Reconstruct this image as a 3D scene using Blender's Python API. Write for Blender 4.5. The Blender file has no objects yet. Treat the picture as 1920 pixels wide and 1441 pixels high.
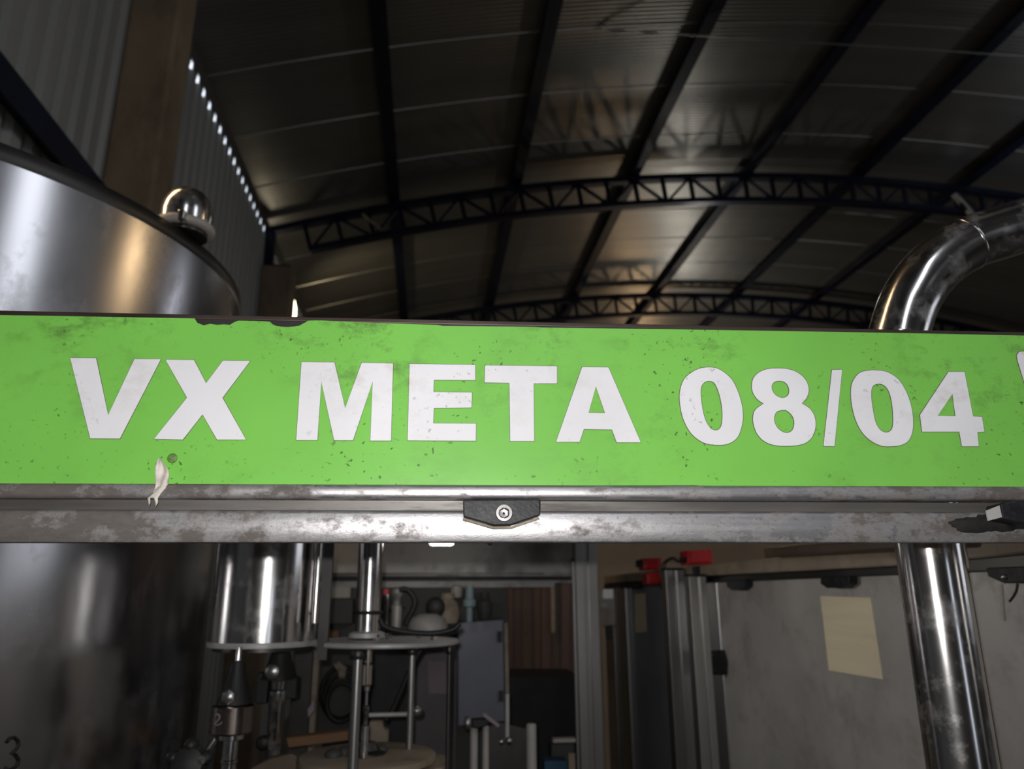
import bpy, bmesh, math, random
from mathutils import Vector, Matrix
random.seed(7)
R = math.radians
C = bpy.context.scene.collection
sc = bpy.context.scene

# ------------------------------------------------------------------ camera
F_PX = 1400.0
YAW, PITCH, ROLL = R(6.3), R(15.9), 0.0045
EYE = Vector((0.0, 0.0, 1.6))
_f = Vector((math.cos(PITCH)*math.sin(YAW), math.cos(PITCH)*math.cos(YAW), math.sin(PITCH)))
_r0 = Vector((math.cos(YAW), -math.sin(YAW), 0.0))
_u0 = _r0.cross(_f)
_r = (_r0*math.cos(ROLL) - _u0*math.sin(ROLL)).normalized()
_u = _r.cross(_f).normalized()
cam = bpy.data.cameras.new('camera')
cam.sensor_width = 36.0
cam.lens = F_PX*36.0/1920.0
cam.clip_start = 0.01
cam.dof.use_dof = True
cam.dof.focus_distance = 0.56
cam.dof.aperture_fstop = 8.5
camo = bpy.data.objects.new('camera', cam)
C.objects.link(camo)
M3 = Matrix((_r, _u, -_f)).transposed()
camo.matrix_world = Matrix.Translation(EYE) @ M3.to_4x4()
sc.camera = camo

# ------------------------------------------------------------------ world, exposure, big lights
sc.view_settings.view_transform = 'Standard'
sc.view_settings.look = 'None'
sc.view_settings.gamma = 1.0
sc.view_settings.use_curve_mapping = False
sc.view_settings.exposure = 0.0
w = bpy.data.worlds.new('daylight'); sc.world = w; w.use_nodes = True
bg = w.node_tree.nodes['Background']
bg.inputs[0].default_value = (0.80, 0.88, 1.0, 1)
bg.inputs[1].default_value = 1.6

def lamp(name, kind, loc, power, col, size=0.1, aim=None, size_y=None):
    l = bpy.data.lights.new(name, kind); l.energy = power; l.color = col
    if kind == 'AREA':
        l.size = size
        if size_y: l.shape = 'RECTANGLE'; l.size_y = size_y
    else:
        l.shadow_soft_size = size
    o = bpy.data.objects.new(name, l); C.objects.link(o); o.location = loc
    if aim is not None:
        d = (Vector(aim)-Vector(loc)).normalized()
        o.rotation_euler = d.to_track_quat('-Z', 'Y').to_euler()
    return o
# the phone's own flash, beside the lens
flash_loc = EYE + _r*(-0.012) + _u*0.022 - _f*0.004
fl = lamp('camera_flash', 'SPOT', flash_loc, 12.5, (1.0, 0.985, 0.97), 0.004, flash_loc+_f)
fl.data.spot_size = R(130); fl.data.spot_blend = 0.7
# hall lamps, with an added fill for the left wall
lamp('hall_lamp_far', 'POINT', (5.0, 12.6, 1.6+3.15), 50, (1.0, 0.95, 0.86), 0.16)
lamp('hall_lamp_truss', 'POINT', (3.38, 8.25, 1.6+4.35), 7, (1.0, 0.96, 0.90), 0.16)
lamp('hall_lamp_amber', 'POINT', (4.9, 15.3, 1.6+3.2), 40, (1.0, 0.66, 0.36), 0.14)
lamp('hall_lamp_right', 'POINT', (7.5, 6.0, 1.6+3.9), 24, (0.84, 0.88, 1.0), 0.12)
hw = lamp('hall_lamp_warm', 'SPOT', (4.6, 2.0, 1.6+2.7), 26, (1.0, 0.70, 0.38), 0.14, (-0.8, 1.0, 1.9))
hw.data.spot_size = R(60); hw.data.spot_blend = 0.5
lamp('high_bay_lamp', 'AREA', (3.6, -1.3, 1.6+2.7), 15, (0.86, 0.91, 1.0), 0.7, (-0.6, 1.0, 1.8), 1.8)
hv = lamp('wall_fill_spot', 'SPOT', (1.3, 1.9, 1.6+2.7), 34, (1.0, 0.94, 0.86), 0.12, (-1.9, 4.6, 1.6+1.9))  # unseen fill, added to brighten the left wall and column
hv.data.spot_size = R(72); hv.data.spot_blend = 0.6
lamp('gate_daylight', 'AREA', (11.6, -1.2, 3.0), 40, (0.86, 0.91, 1.0), 3.2, (0, 1.0, 1.6), 3.2)
lamp('warm_tube_left', 'AREA', (-1.72, 1.3, 1.6+2.3), 26, (1.0, 0.70, 0.38), 0.22, (2.0, 1.0, 1.6+2.1), 2.9)
lamp('tube_lamp_behind', 'AREA', (0.25, -1.9, 1.6+1.75), 9, (0.90, 0.93, 1.0), 0.16, (0.45, 0.7, 1.9), 1.5)

# ------------------------------------------------------------------ pixel helpers
def ray(px, py):
    return (_f*F_PX + _r*(px-960.0) + _u*(720.5-py)).normalized()
class Plane:
    def __init__(s, p, n): s.p = Vector(p); s.n = Vector(n).normalized()
    def at(s, px, py, off=0.0):
        d = ray(px, py); p = s.p + s.n*off
        return EYE + d*((p-EYE).dot(s.n)/d.dot(s.n))
SN = Vector((math.sin(R(2.5)), math.cos(R(2.5)), 0))      # sign normal, pointing away from the camera
SS = Vector((math.cos(R(2.5)), -math.sin(R(2.5)), 0))     # along the sign
UP = Vector((0, 0, 1))
def PL(d): return Plane(EYE+SN*d, SN)
def YF(lat, fwd, up=0.0):
    return EYE + _r0*lat + Vector((math.sin(YAW), math.cos(YAW), 0))*fwd + UP*up
SIGN = PL(0.55)
_wd = (YF(-0.1666, 0.986)-EYE).normalized()
WN = Vector((_wd.y, -_wd.x, 0))                           # right wall normal, pointing away (to the right)
WALLR = Plane(YF(0.8626, 0), WN)

# ------------------------------------------------------------------ materials
def nd(nt, t, **k):
    n = nt.nodes.new(t)
    for a, b in k.items():
        if a in n.inputs: n.inputs[a].default_value = b
        else: setattr(n, a, b)
    return n
def ramp(nt, src, stops):
    r = nt.nodes.new('ShaderNodeValToRGB'); e = r.color_ramp.elements
    while len(e) < len(stops): e.new(0.5)
    for i, (p, c) in enumerate(stops):
        e[i].position = p; e[i].color = (c, c, c, 1) if not isinstance(c, tuple) else (*c, 1)
    nt.links.new(src, r.inputs[0]); return r.outputs[0]
def noise(nt, vec, scale, detail=4, rough=0.6, sx=(1, 1, 1)):
    m = nt.nodes.new('ShaderNodeMapping'); m.inputs['Scale'].default_value = sx
    nt.links.new(vec, m.inputs[0])
    n = nt.nodes.new('ShaderNodeTexNoise'); n.inputs['Scale'].default_value = scale
    n.inputs['Detail'].default_value = detail; n.inputs['Roughness'].default_value = rough
    nt.links.new(m.outputs[0], n.inputs['Vector']); return n.outputs['Fac']
def mix(nt, fac, a, b):
    m = nt.nodes.new('ShaderNodeMix'); m.data_type = 'RGBA'
    for s, v in ((m.inputs[0], fac), (m.inputs[6], a), (m.inputs[7], b)):
        if isinstance(v, bpy.types.NodeSocket): nt.links.new(v, s)
        elif isinstance(v, tuple): s.default_value = (*v, 1)
        else: s.default_value = v
    return m.outputs[2]
def mth(nt, op, a, b=0.0, c=0.0):
    m = nt.nodes.new('ShaderNodeMath'); m.operation = op
    for s, v in zip(m.inputs, (a, b, c)):
        if isinstance(v, bpy.types.NodeSocket): nt.links.new(v, s)
        else: s.default_value = v
    return m.outputs[0]
def base(name):
    m = bpy.data.materials.new(name); m.use_nodes = True; nt = m.node_tree
    b = nt.nodes['Principled BSDF']
    g = nt.nodes.new('ShaderNodeNewGeometry')
    return m, nt, b, g.outputs['Position']
def pbr(name, col, rough=0.5, metal=0.0, var=0.12, scale=9.0, bump=0.0, stretch=(1, 1, 1), dirt=None, dirt_amt=0.5, dscale=14.0, rvar=0.12, spec=0.5):
    m, nt, b, pos = base(name)
    n1 = noise(nt, pos, scale, 5, 0.6, stretch)
    dark = tuple(c*(1-var) for c in col); lite = tuple(min(1, c*(1+var)) for c in col)
    c = mix(nt, ramp(nt, n1, [(0.3, 0.0), (0.7, 1.0)]), dark, lite)
    rg = mth(nt, 'ADD', mth(nt, 'MULTIPLY', n1, rvar*2), rough-rvar)
    if dirt:
        n2 = noise(nt, pos, dscale, 8, 0.7, stretch)
        k = ramp(nt, n2, [(0.5, 0.0), (0.68, dirt_amt)])
        c = mix(nt, k, c, dirt)
        rg = mth(nt, 'ADD', rg, mth(nt, 'MULTIPLY', k, 0.35))
        mt = mth(nt, 'MULTIPLY', mth(nt, 'SUBTRACT', 1.0, k), metal); nt.links.new(mt, b.inputs['Metallic'])
    else: b.inputs['Metallic'].default_value = metal
    nt.links.new(c, b.inputs['Base Color']); nt.links.new(rg, b.inputs['Roughness'])
    b.inputs['Specular IOR Level'].default_value = spec
    if bump:
        bp = nt.nodes.new('ShaderNodeBump'); bp.inputs['Strength'].default_value = 0.6; bp.inputs['Distance'].default_value = bump
        nt.links.new(noise(nt, pos, scale*6, 4, 0.6, stretch), bp.inputs['Height']); nt.links.new(bp.outputs[0], b.inputs['Normal'])
    return m
M = {}
M['steel'] = pbr('polished_steel', (0.62, 0.60, 0.59), 0.17, 1.0, 0.10, 6, 0.0, (1, 1, 1), (0.30, 0.26, 0.22), 0.25, 30, 0.07)
M['tank'] = pbr('brushed_tank_steel', (0.50, 0.49, 0.50), 0.23, 1.0, 0.14, 3.5, 0.0, (1, 1, 0.7), (0.34, 0.31, 0.29), 0.2, 9, 0.09)
M['satin'] = pbr('satin_steel_panel', (0.52, 0.50, 0.48), 0.5, 0.25, 0.16, 5, 0.0, (1, 1, 1), (0.16, 0.14, 0.12), 0.5, 9, 0.10)
M['satin_blue'] = pbr('bluish_satin_panel', (0.34, 0.35, 0.40), 0.45, 0.25, 0.12, 5, 0.0, (1, 1, 1), (0.2, 0.2, 0.22), 0.3, 9, 0.10)
M['alu'] = pbr('aluminium_profile', (0.42, 0.41, 0.40), 0.33, 0.9, 0.10, 5, 0.0, (1, 1, 0.2), None, 0, 9, 0.08)
M['darksteel'] = pbr('dark_stained_steel', (0.075, 0.072, 0.070), 0.4, 0.8, 0.2, 8)
M['black'] = pbr('black_plastic', (0.018, 0.018, 0.02), 0.42, 0.0, 0.3, 60, 0.0003, (1, 1, 1), (0.07, 0.065, 0.06), 0.3, 120, spec=0.25)
M['rubber'] = pbr('black_rubber', (0.012, 0.012, 0.012), 0.55, 0.0, 0.2, 30)
M['navy'] = pbr('navy_painted_steel', (0.006, 0.009, 0.022), 0.5, 0.0, 0.3, 4, spec=0.2)
M['concrete'] = pbr('brown_concrete', (0.20, 0.15, 0.10), 0.85, 0.0, 0.25, 3, 0.004, (1, 1, 0.5), (0.10, 0.06, 0.04), 0.5, 4)
M['cream'] = pbr('cream_rail', (0.33, 0.27, 0.20), 0.5, 0.1, 0.15, 8, 0, (1, 1, 1), (0.12, 0.09, 0.06), 0.6, 14)
M['beigewall'] = pbr('beige_board', (0.27, 0.21, 0.15), 0.7, 0.0, 0.15, 4)
M['brownbar'] = pbr('brown_bar', (0.11, 0.075, 0.05), 0.5, 0.0, 0.2, 8)
M['red'] = pbr('red_plastic', (0.55, 0.012, 0.015), 0.35, 0.0, 0.12, 20)
M['paper'] = pbr('yellowed_paper', (0.92, 0.80, 0.58), 0.8, 0.0, 0.07, 12, 0, (0.3, 0.3, 3))
M['pinkpaper'] = pbr('pinkish_paper', (0.36, 0.29, 0.31), 0.8, 0.0, 0.06, 12)
M['beige'] = pbr('beige_nylon', (0.33, 0.27, 0.20), 0.6, 0.0, 0.15, 14, 0, (1, 1, 1), (0.12, 0.09, 0.07), 0.5, 25)
M['wood'] = pbr('orange_brown_guide', (0.22, 0.11, 0.05), 0.55, 0.0, 0.15, 10, 0, (0.3, 1, 3))
M['white'] = pbr('white_plastic', (0.45, 0.42, 0.38), 0.45, 0.0, 0.06, 12)
M['glare_white'] = pbr('white_glare', (0.92, 0.92, 0.90), 0.3, 0.0, 0.02, 12)
M['blue'] = pbr('blue_plastic', (0.02, 0.09, 0.17), 0.5, 0.0, 0.1, 12)
M['paleblue'] = pbr('pale_blue_plastic', (0.32, 0.42, 0.45), 0.5, 0.0, 0.1, 12)
M['curtain'] = pbr('brown_strip_curtain', (0.13, 0.075, 0.06), 0.5, 0.0, 0.4, 7, 0, (3, 3, 0.15))
M['darkgrey'] = pbr('dark_grey_paint', (0.06, 0.06, 0.055), 0.6, 0.0, 0.15, 12)
M['floor'] = pbr('concrete_floor', (0.12, 0.115, 0.105), 0.7, 0.0, 0.2, 2)
M['tape'] = pbr('torn_tape', (0.62, 0.56, 0.50), 0.55, 0.0, 0.25, 90, 0.0006)
M['marker'] = pbr('black_marker', (0.006, 0.006, 0.006), 0.5)
M['chalk'] = pbr('grey_engraving', (0.35, 0.33, 0.30), 0.6)
M['edgeline'] = pbr('cut_edge_line', (0.10, 0.07, 0.06), 0.7)
M['wallsheet'] = pbr('galvanised_wall_sheet', (0.33, 0.335, 0.33), 0.55, 0.35, 0.10, 2, 0, (1, 1, 0.2))

def roof_mat():
    m, nt, b, pos = base('galvanised_roof_sheet')
    n = noise(nt, pos, 1.2, 4, 0.6, (0.4, 3, 1))
    c = mix(nt, n, (0.20, 0.195, 0.18), (0.38, 0.37, 0.345))
    nt.links.new(c, b.inputs['Base Color'])
    b.inputs['Metallic'].default_value = 0.75
    b.inputs['Roughness'].default_value = 0.36
    return m
M['roof'] = roof_mat()

def vinyl(name, col, smear, amt, white=False):
    m, nt, b, pos = base(name)
    big = noise(nt, pos, 7, 3, 0.5)
    c = mix(nt, ramp(nt, big, [(0.35, 0.0), (0.65, 1.0)]), tuple(x*0.93 for x in col), tuple(min(1, x*1.05) for x in col))
    # greasy smudges, denser near the top edge of the panel
    sep = nt.nodes.new('ShaderNodeSeparateXYZ'); nt.links.new(pos, sep.inputs[0])
    hgt = ramp(nt, mth(nt, 'MULTIPLY', mth(nt, 'SUBTRACT', sep.outputs['Z'], 1.72), 12.0), [(0.0, 0.25), (1.0, 1.0)])
    s1 = ramp(nt, noise(nt, pos, 34, 8, 0.72, (1, 1, 1.4)), [(0.50, 0.0), (0.66, 1.0)])
    reg = ramp(nt, noise(nt, pos, 9, 2, 0.5), [(0.40, 0.0), (0.58, 1.0)])
    k = mth(nt, 'MULTIPLY', mth(nt, 'MULTIPLY', s1, reg), mth(nt, 'MULTIPLY', hgt, amt))
    c = mix(nt, k, c, smear)
    # fine specks
    s2 = ramp(nt, noise(nt, pos, 260, 2, 0.5), [(0.655, 0.0), (0.71, 1.0)])
    reg2 = ramp(nt, noise(nt, pos, 13, 3, 0.5), [(0.45, 0.0), (0.62, 1.0)])
    c = mix(nt, mth(nt, 'MULTIPLY', mth(nt, 'MULTIPLY', s2, reg2), 0.75 if not white else 0.4), c, tuple(x*0.25 for x in smear))
    nt.links.new(c, b.inputs['Base Color'])
    nt.links.new(mth(nt, 'ADD', 0.36, mth(nt, 'MULTIPLY', k, 0.3)), b.inputs['Roughness'])
    b.inputs['Specular IOR Level'].default_value = 0.3
    return m
M['green'] = vinyl('green_vinyl', (0.205, 0.56, 0.090), (0.085, 0.17, 0.035), 0.9)
M['letter'] = vinyl('white_vinyl', (0.80, 0.79, 0.81), (0.50, 0.40, 0.36), 0.6, True)

def dirty_rail(name, x_dirt=-0.16, wid=0.16):
    m, nt, b, pos = base(name)
    sep = nt.nodes.new('ShaderNodeSeparateXYZ'); nt.links.new(pos, sep.inputs[0])
    # old brown grime sits mostly on the left stretch and a patch at the right hinge
    left = ramp(nt, mth(nt, 'MULTIPLY', mth(nt, 'SUBTRACT', sep.outputs['X'], -0.33), 2.6), [(0.0, 1.25), (0.85, 0.10)])
    right = ramp(nt, mth(nt, 'MULTIPLY', mth(nt, 'SUBTRACT', sep.outputs['X'], 0.20), 5.0), [(0.0, 0.0), (0.9, 0.75)])
    amt = mth(nt, 'MAXIMUM', left, right)
    n = noise(nt, pos, 30, 9, 0.72, (1, 1, 1.5))
    k = ramp(nt, mth(nt, 'ADD', n, mth(nt, 'MULTIPLY', amt, 0.24)), [(0.55, 0.0), (0.72, 0.94)])
    n3 = noise(nt, pos, 130, 6, 0.8, (0.6, 1, 1.6))
    grime = mix(nt, n3, (0.035, 0.028, 0.024), (0.17, 0.145, 0.125))
    streak = noise(nt, pos, 45, 5, 0.65, (0.25, 1, 5))
    steelc = mix(nt, streak, (0.34, 0.33, 0.33), (0.58, 0.56, 0.57))
    sp = ramp(nt, noise(nt, pos, 300, 3, 0.7), [(0.60, 0.0), (0.70, 0.6)])
    c = mix(nt, k, mix(nt, sp, steelc, (0.2, 0.17, 0.15)), grime)
    nt.links.new(c, b.inputs['Base Color'])
    nt.links.new(mth(nt, 'MULTIPLY', mth(nt, 'SUBTRACT', 1.0, k), 0.9), b.inputs['Metallic'])
    nt.links.new(mth(nt, 'ADD', 0.34, mth(nt, 'ADD', mth(nt, 'MULTIPLY', k, 0.3), mth(nt, 'MULTIPLY', streak, 0.14))), b.inputs['Roughness'])
    bp = nt.nodes.new('ShaderNodeBump'); bp.inputs['Strength'].default_value = 0.5; bp.inputs['Distance'].default_value = 0.0004
    nt.links.new(n3, bp.inputs['Height']); nt.links.new(bp.outputs[0], b.inputs['Normal'])
    return m
M['rail'] = dirty_rail('grimy_steel_rail')
def emit(name, col, s):
    m = bpy.data.materials.new(name); m.use_nodes = True; b = m.node_tree.nodes['Principled BSDF']
    b.inputs['Base Color'].default_value = (*col, 1)
    b.inputs['Emission Color'].default_value = (*col, 1); b.inputs['Emission Strength'].default_value = s
    return m
M['glow'] = emit('warm_lit_diffuser', (1.0, 0.86, 0.62), 9.0)

# ------------------------------------------------------------------ mesh helpers
def link(name, bm, mat, parent=None, smooth=False, auto=None, bevel=0.0):
    bmesh.ops.recalc_face_normals(bm, faces=bm.faces)
    me = bpy.data.meshes.new(name); bm.to_mesh(me); bm.free()
    me.materials.append(mat)
    if smooth:
        for p in me.polygons: p.use_smooth = True
        if auto is not None: me.set_sharp_from_angle(angle=R(auto))
    o = bpy.data.objects.new(name, me); C.objects.link(o)
    if parent is not None:
        o.parent = parent; o.matrix_parent_inverse = parent.matrix_world.inverted()
    if bevel:
        b = o.modifiers.new('bevel', 'BEVEL'); b.width = bevel; b.segments = 2; b.limit_method = 'ANGLE'
    return o
def tag(o, label, cat, group=None, kind=None):
    o['label'] = label; o['category'] = cat
    if group: o['group'] = group
    if kind: o['kind'] = kind
    return o
def thing(name, loc, label, cat, group=None):
    o = bpy.data.objects.new(name, None); C.objects.link(o); o.location = loc
    o.empty_display_size = 0.05
    o.matrix_world = Matrix.Translation(loc)
    return tag(o, label, cat, group)
def struct(o): o['kind'] = 'structure'; return o
def copy_tree(o, parent=None):
    c = o.copy(); C.objects.link(c)
    if parent is not None: c.parent = parent; c.matrix_parent_inverse = o.matrix_parent_inverse.copy()
    for ch in o.children: copy_tree(ch, c)
    return c
def obox(bm, o, ax, ay, az, sx, sy, sz):
    """box centred at o with unit axes and full sizes"""
    vs = []
    for i in (-.5, .5):
        for j in (-.5, .5):
            for k in (-.5, .5):
                vs.append(bm.verts.new(o + ax*(i*sx) + ay*(j*sy) + az*(k*sz)))
    for f in ((0,1,3,2),(4,6,7,5),(0,4,5,1),(2,3,7,6),(0,2,6,4),(1,5,7,3)):
        bm.faces.new([vs[q] for q in f])
def prism(bm, pts, d):
    """pts: polygon (world), extruded by vector d"""
    a = [bm.verts.new(p) for p in pts]; b = [bm.verts.new(Vector(p)+d) for p in pts]
    bm.faces.new(a); bm.faces.new(b[::-1])
    n = len(a)
    for i in range(n): bm.faces.new((a[i], b[i], b[(i+1) % n], a[(i+1) % n]))
def slab(pl, pts, th, off=0.0, bm=None):
    """plate whose front face fills the picked outline on a plane of the place"""
    own = bm is None
    if own: bm = bmesh.new()
    P_ = []
    for q in pts:
        v = pl.at(q[0], q[1], off)
        if len(q) > 2: v.z = q[2]
        P_.append(v)
    prism(bm, P_, pl.n*th)
    return bm
def rect(x0, y0, x1, y1): return [(x0, y0), (x1, y0), (x1, y1), (x0, y1)]
def lathe(bm, c, prof, seg=40, axis=UP, cap=True):
    axis = Vector(axis).normalized(); t = Vector((1, 0, 0)) if abs(axis.x) < 0.9 else Vector((0, 1, 0))
    a = axis.cross(t).normalized(); b = axis.cross(a)
    rings = []
    for r, z in prof:
        rings.append([bm.verts.new(Vector(c) + axis*z + (a*math.cos(2*math.pi*i/seg) + b*math.sin(2*math.pi*i/seg))*max(r, 1e-5)) for i in range(seg)])
    for q in range(len(rings)-1):
        for i in range(seg):
            j = (i+1) % seg
            bm.faces.new((rings[q][i], rings[q][j], rings[q+1][j], rings[q+1][i]))
    if cap:
        bm.faces.new(rings[0][::-1]); bm.faces.new(rings[-1])
    return bm
def smooth_path(pts, n=8):
    P = [Vector(p) for p in pts]; P = [P[0]*2-P[1]] + P + [P[-1]*2-P[-2]]
    out = []
    for i in range(1, len(P)-2):
        for k in range(n):
            t = k/n; a, b, c, d = P[i-1], P[i], P[i+1], P[i+2]
            out.append(0.5*((2*b) + (c-a)*t + (2*a-5*b+4*c-d)*t*t + (3*b-a-3*c+d)*t**3))
    out.append(P[-2]); return out
def tube(bm, path, r, seg=14):
    path = [Vector(p) for p in path]; rings = []; prev = None
    for i, p in enumerate(path):
        t = (path[min(i+1, len(path)-1)]-path[max(i-1, 0)]).normalized()
        if prev is None:
            up = Vector((0, 0, 1)) if abs(t.z) < 0.9 else Vector((1, 0, 0)); a = t.cross(up).normalized()
        else: a = (prev - t*prev.dot(t)).normalized()
        prev = a; b = t.cross(a); rr = r[i] if isinstance(r, (list, tuple)) else r
        rings.append([bm.verts.new(p + (a*math.cos(2*math.pi*k/seg)+b*math.sin(2*math.pi*k/seg))*rr) for k in range(seg)])
    for q in range(len(rings)-1):
        for i in range(seg):
            j = (i+1) % seg; bm.faces.new((rings[q][i], rings[q][j], rings[q+1][j], rings[q+1][i]))
    bm.faces.new(rings[0][::-1]); bm.faces.new(rings[-1]); return bm
def beam(bm, a, b, w, h, up=UP):
    a = Vector(a); b = Vector(b); t = (b-a); L = t.length; t.normalize()
    s = t.cross(up).normalized(); u = s.cross(t)
    obox(bm, (a+b)/2, t, s, u, L, w, h)
def pxm(d): return d/1456.0*1.0   # metres per picture pixel at distance d
def zat(px, py, d): return PL(d).at(px, py).z
def pos(px, py, d): return PL(d).at(px, py)

# ================================================================== THE HALL
XW, XR = -1.9, 12.3
YB, YE = -7.0, 19.5
APX, RAD, TOP = 5.2, 23.5, 1.6+5.06
def arch(x, off=0.0):
    dx = x-APX; rr = RAD+off
    return TOP - RAD + math.sqrt(rr*rr-dx*dx)
bm = bmesh.new(); obox(bm, Vector(((XW+XR)/2, (YB+YE)/2, -0.05)), Vector((1,0,0)), Vector((0,1,0)), UP, XR-XW+0.6, YE-YB+0.4, 0.1)
struct(link('floor', bm, M['floor']))

# curved roof of ribbed sheets, each sheet lipping over the next
bm = bmesh.new()
NA = 46; PITCH_S = 0.87; ys = []
y = YB-0.1; y0 = 4.55-PITCH_S*14
yy = y0
while yy < YE:
    nr = 18
    for k in range(nr*4):
        t = k/(nr*4); ph = (k % 4)
        ys.append((yy+PITCH_S*t, 0.0022*(ph in (1, 2)) + (-0.007 if k < 2 else 0)))
    ys.append((yy+PITCH_S*0.996, 0.0)); yy += PITCH_S
xs = [XW-0.010+(XR-XW+0.13)*i/NA for i in range(NA+1)]
grid = [[bm.verts.new((x, yv, arch(x, 0.145)+o)) for x in xs] for yv, o in ys]
for a in range(len(grid)-1):
    for b in range(NA): bm.faces.new((grid[a][b], grid[a+1][b], grid[a+1][b+1], grid[a][b+1]))
for f in bm.faces: f.smooth = False
me = bpy.data.meshes.new('ceiling'); bm.to_mesh(me); bm.free(); me.materials.append(M['roof'])
roof = bpy.data.objects.new('ceiling', me); C.objects.link(roof); struct(roof)
sm = roof.modifiers.new('thick', 'SOLIDIFY'); sm.thickness = 0.004; sm.offset = 1

def wall_sheet(name, x, sgn, ztop):
    bm = bmesh.new(); P = 0.166
    n = int((YE-YB)/P); prof = []
    for i in range(n):
        b = YB+i*P
        prof += [(b, 0), (b+0.075, 0), (b+0.092, 0.03), (b+0.149, 0.03)]
    prof.append((YE, 0))
    lo = [bm.verts.new((x-sgn*o, yv, 0)) for yv, o in prof]; hi = [bm.verts.new((x-sgn*o, yv, ztop)) for yv, o in prof]
    for i in range(len(prof)-1): bm.faces.new((lo[i], lo[i+1], hi[i+1], hi[i]))
    o = link(name, bm, M['wallsheet'])
    s = o.modifiers.new('thick', 'SOLIDIFY'); s.thickness = 0.003
    return struct(o)
ZT = arch(XW)+0.02
wall_sheet('wall_left', XW, 1, ZT-0.055)
wall_sheet('wall_right', XR, -1, ZT+0.1)
# closure strip along the wall head: daylight shows between its teeth
bm = bmesh.new(); P = 0.166; yv = YB
while yv < YE:
    if 4.15 < yv < 7.62: obox(bm, Vector((XW-0.005, yv+0.048, ZT+0.02)), Vector((1,0,0)), Vector((0,1,0)), UP, 0.01, 0.096, 0.16)
    else: obox(bm, Vector((XW-0.005, yv+P/2, ZT+0.02)), Vector((1,0,0)), Vector((0,1,0)), UP, 0.01, P, 0.16)
    yv += P
obox(bm, Vector((XW-0.005, (YB+YE)/2, ZT+0.068)), Vector((1,0,0)), Vector((0,1,0)), UP, 0.012, YE-YB, 0.13)
struct(link('trim_1', bm, M['darkgrey']))
# end wall and gate wall
bm = bmesh.new()
def gable(bm, y, x0, x1, zb=0.0, th=0.06):
    pts = [Vector((x0, y, zb))] + [Vector((x0+(x1-x0)*i/20, y, arch(x0+(x1-x0)*i/20, 0.15))) for i in range(21)] + [Vector((x1, y, zb))]
    prism(bm, pts, Vector((0, th, 0)))
gable(bm, YE-0.2, XW-0.1, XR+0.1); struct(link('wall_far', bm, M['wallsheet']))
bm = bmesh.new()
gable(bm, YB, XW-0.1, 2.9); gable(bm, YB, 3.7, XR+0.1); gable(bm, YB, 2.9, 3.7, 3.0)
struct(link('wall_gate', bm, M['wallsheet']))

# arched lattice trusses
def make_truss(y):
    t = thing('roof_truss', Vector((APX, y, TOP)), '', 'truss')
    N = 40; D = 0.33
    xs = [XW+0.05+(XR-XW-0.1)*i/N for i in range(N+1)]
    def top(x): return Vector((x, y, arch(x)))
    def bot(x):
        p = top(x); n = (p-Vector((APX, y, TOP-RAD))).normalized(); return p-n*D
    bm = bmesh.new()
    for i in range(N): beam(bm, top(xs[i])-Vector((0.005,0,0)), top(xs[i+1])+Vector((0.005,0,0)), 0.10, 0.07, Vector((0,1,0)).cross(Vector((1,0,0)))*-1)
    link('top_chord', bm, M['navy'], t)
    bm = bmesh.new()
    for i in range(1, N-1): beam(bm, bot(xs[i])-Vector((0.005,0,0)), bot(xs[i+1])+Vector((0.005,0,0)), 0.10, 0.06)
    link('bottom_chord', bm, M['navy'], t)
    for i in range(1, N):
        bm = bmesh.new(); beam(bm, top(xs[i]), bot(xs[i]), 0.045, 0.04, Vector((0,1,0))); link('upright', bm, M['navy'], t)
    for i in range(1, N-1):
        a, b = (bot(xs[i]), top(xs[i+1])) if i % 2 else (top(xs[i]), bot(xs[i+1]))
        if random.random() < 0.0: continue
        bm = bmesh.new(); beam(bm, a, b, 0.03, 0.032, Vector((0,1,0))); link('diagonal', bm, M['navy'], t)
    for s in (0, N):
        bm = bmesh.new(); beam(bm, top(xs[s])+Vector((0,0,0.03)), Vector((xs[s], y, bot(xs[s]).z-0.12)), 0.10, 0.08, Vector((0,1,0))); link('end_post', bm, M['navy'], t)
    return t
t1 = make_truss(7.87)
t1['label'] = 'nearer navy arched lattice roof truss spanning the hall above the sign'
t1['group'] = 'arched roof trusses'
t2 = copy_tree(t1); t2.location.y = 11.7
t2['label'] = 'farther navy lattice roof truss, just showing over the sign top edge'

# purlins
names = ['first from the left, over the dark stretch of roof', 'second from the left, over the truss left half',
         'third from the left, crossing the truss near its crown', 'fourth from the left, running past the bright roof patch',
         'fifth from the left, crossing right of the bright roof patch', 'at the upper right, passing behind the pipe bend', 'last one at the right edge of the photo']
for k, x in enumerate([-0.5, 0.92, 2.37, 3.82, 5.28, 6.7, 8.15]):
    bm = bmesh.new(); z = arch(x)+0.035
    n = Vector((x-APX, 0, RAD)).normalized(); s = Vector((n.z, 0, -n.x))
    c = Vector((x, (YB+YE)/2, z)) + n*0.05
    L = YE-YB-0.4
    obox(bm, c, Vector((0,1,0)), s, n, L, 0.012, 0.10)
    obox(bm, c+s*0.035+n*0.045, Vector((0,1,0)), s, n, L, 0.07, 0.010)
    obox(bm, c+s*0.035-n*0.045, Vector((0,1,0)), s, n, L, 0.07, 0.010)
    obox(bm, c-s*0.03-n*0.02, Vector((0,1,0)), s, n, L, 0.05, 0.06)
    o = link('roof_purlin', bm, M['navy'])
    tag(o, 'navy steel roof purlin, '+names[k], 'purlin', 'roof purlins')

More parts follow.
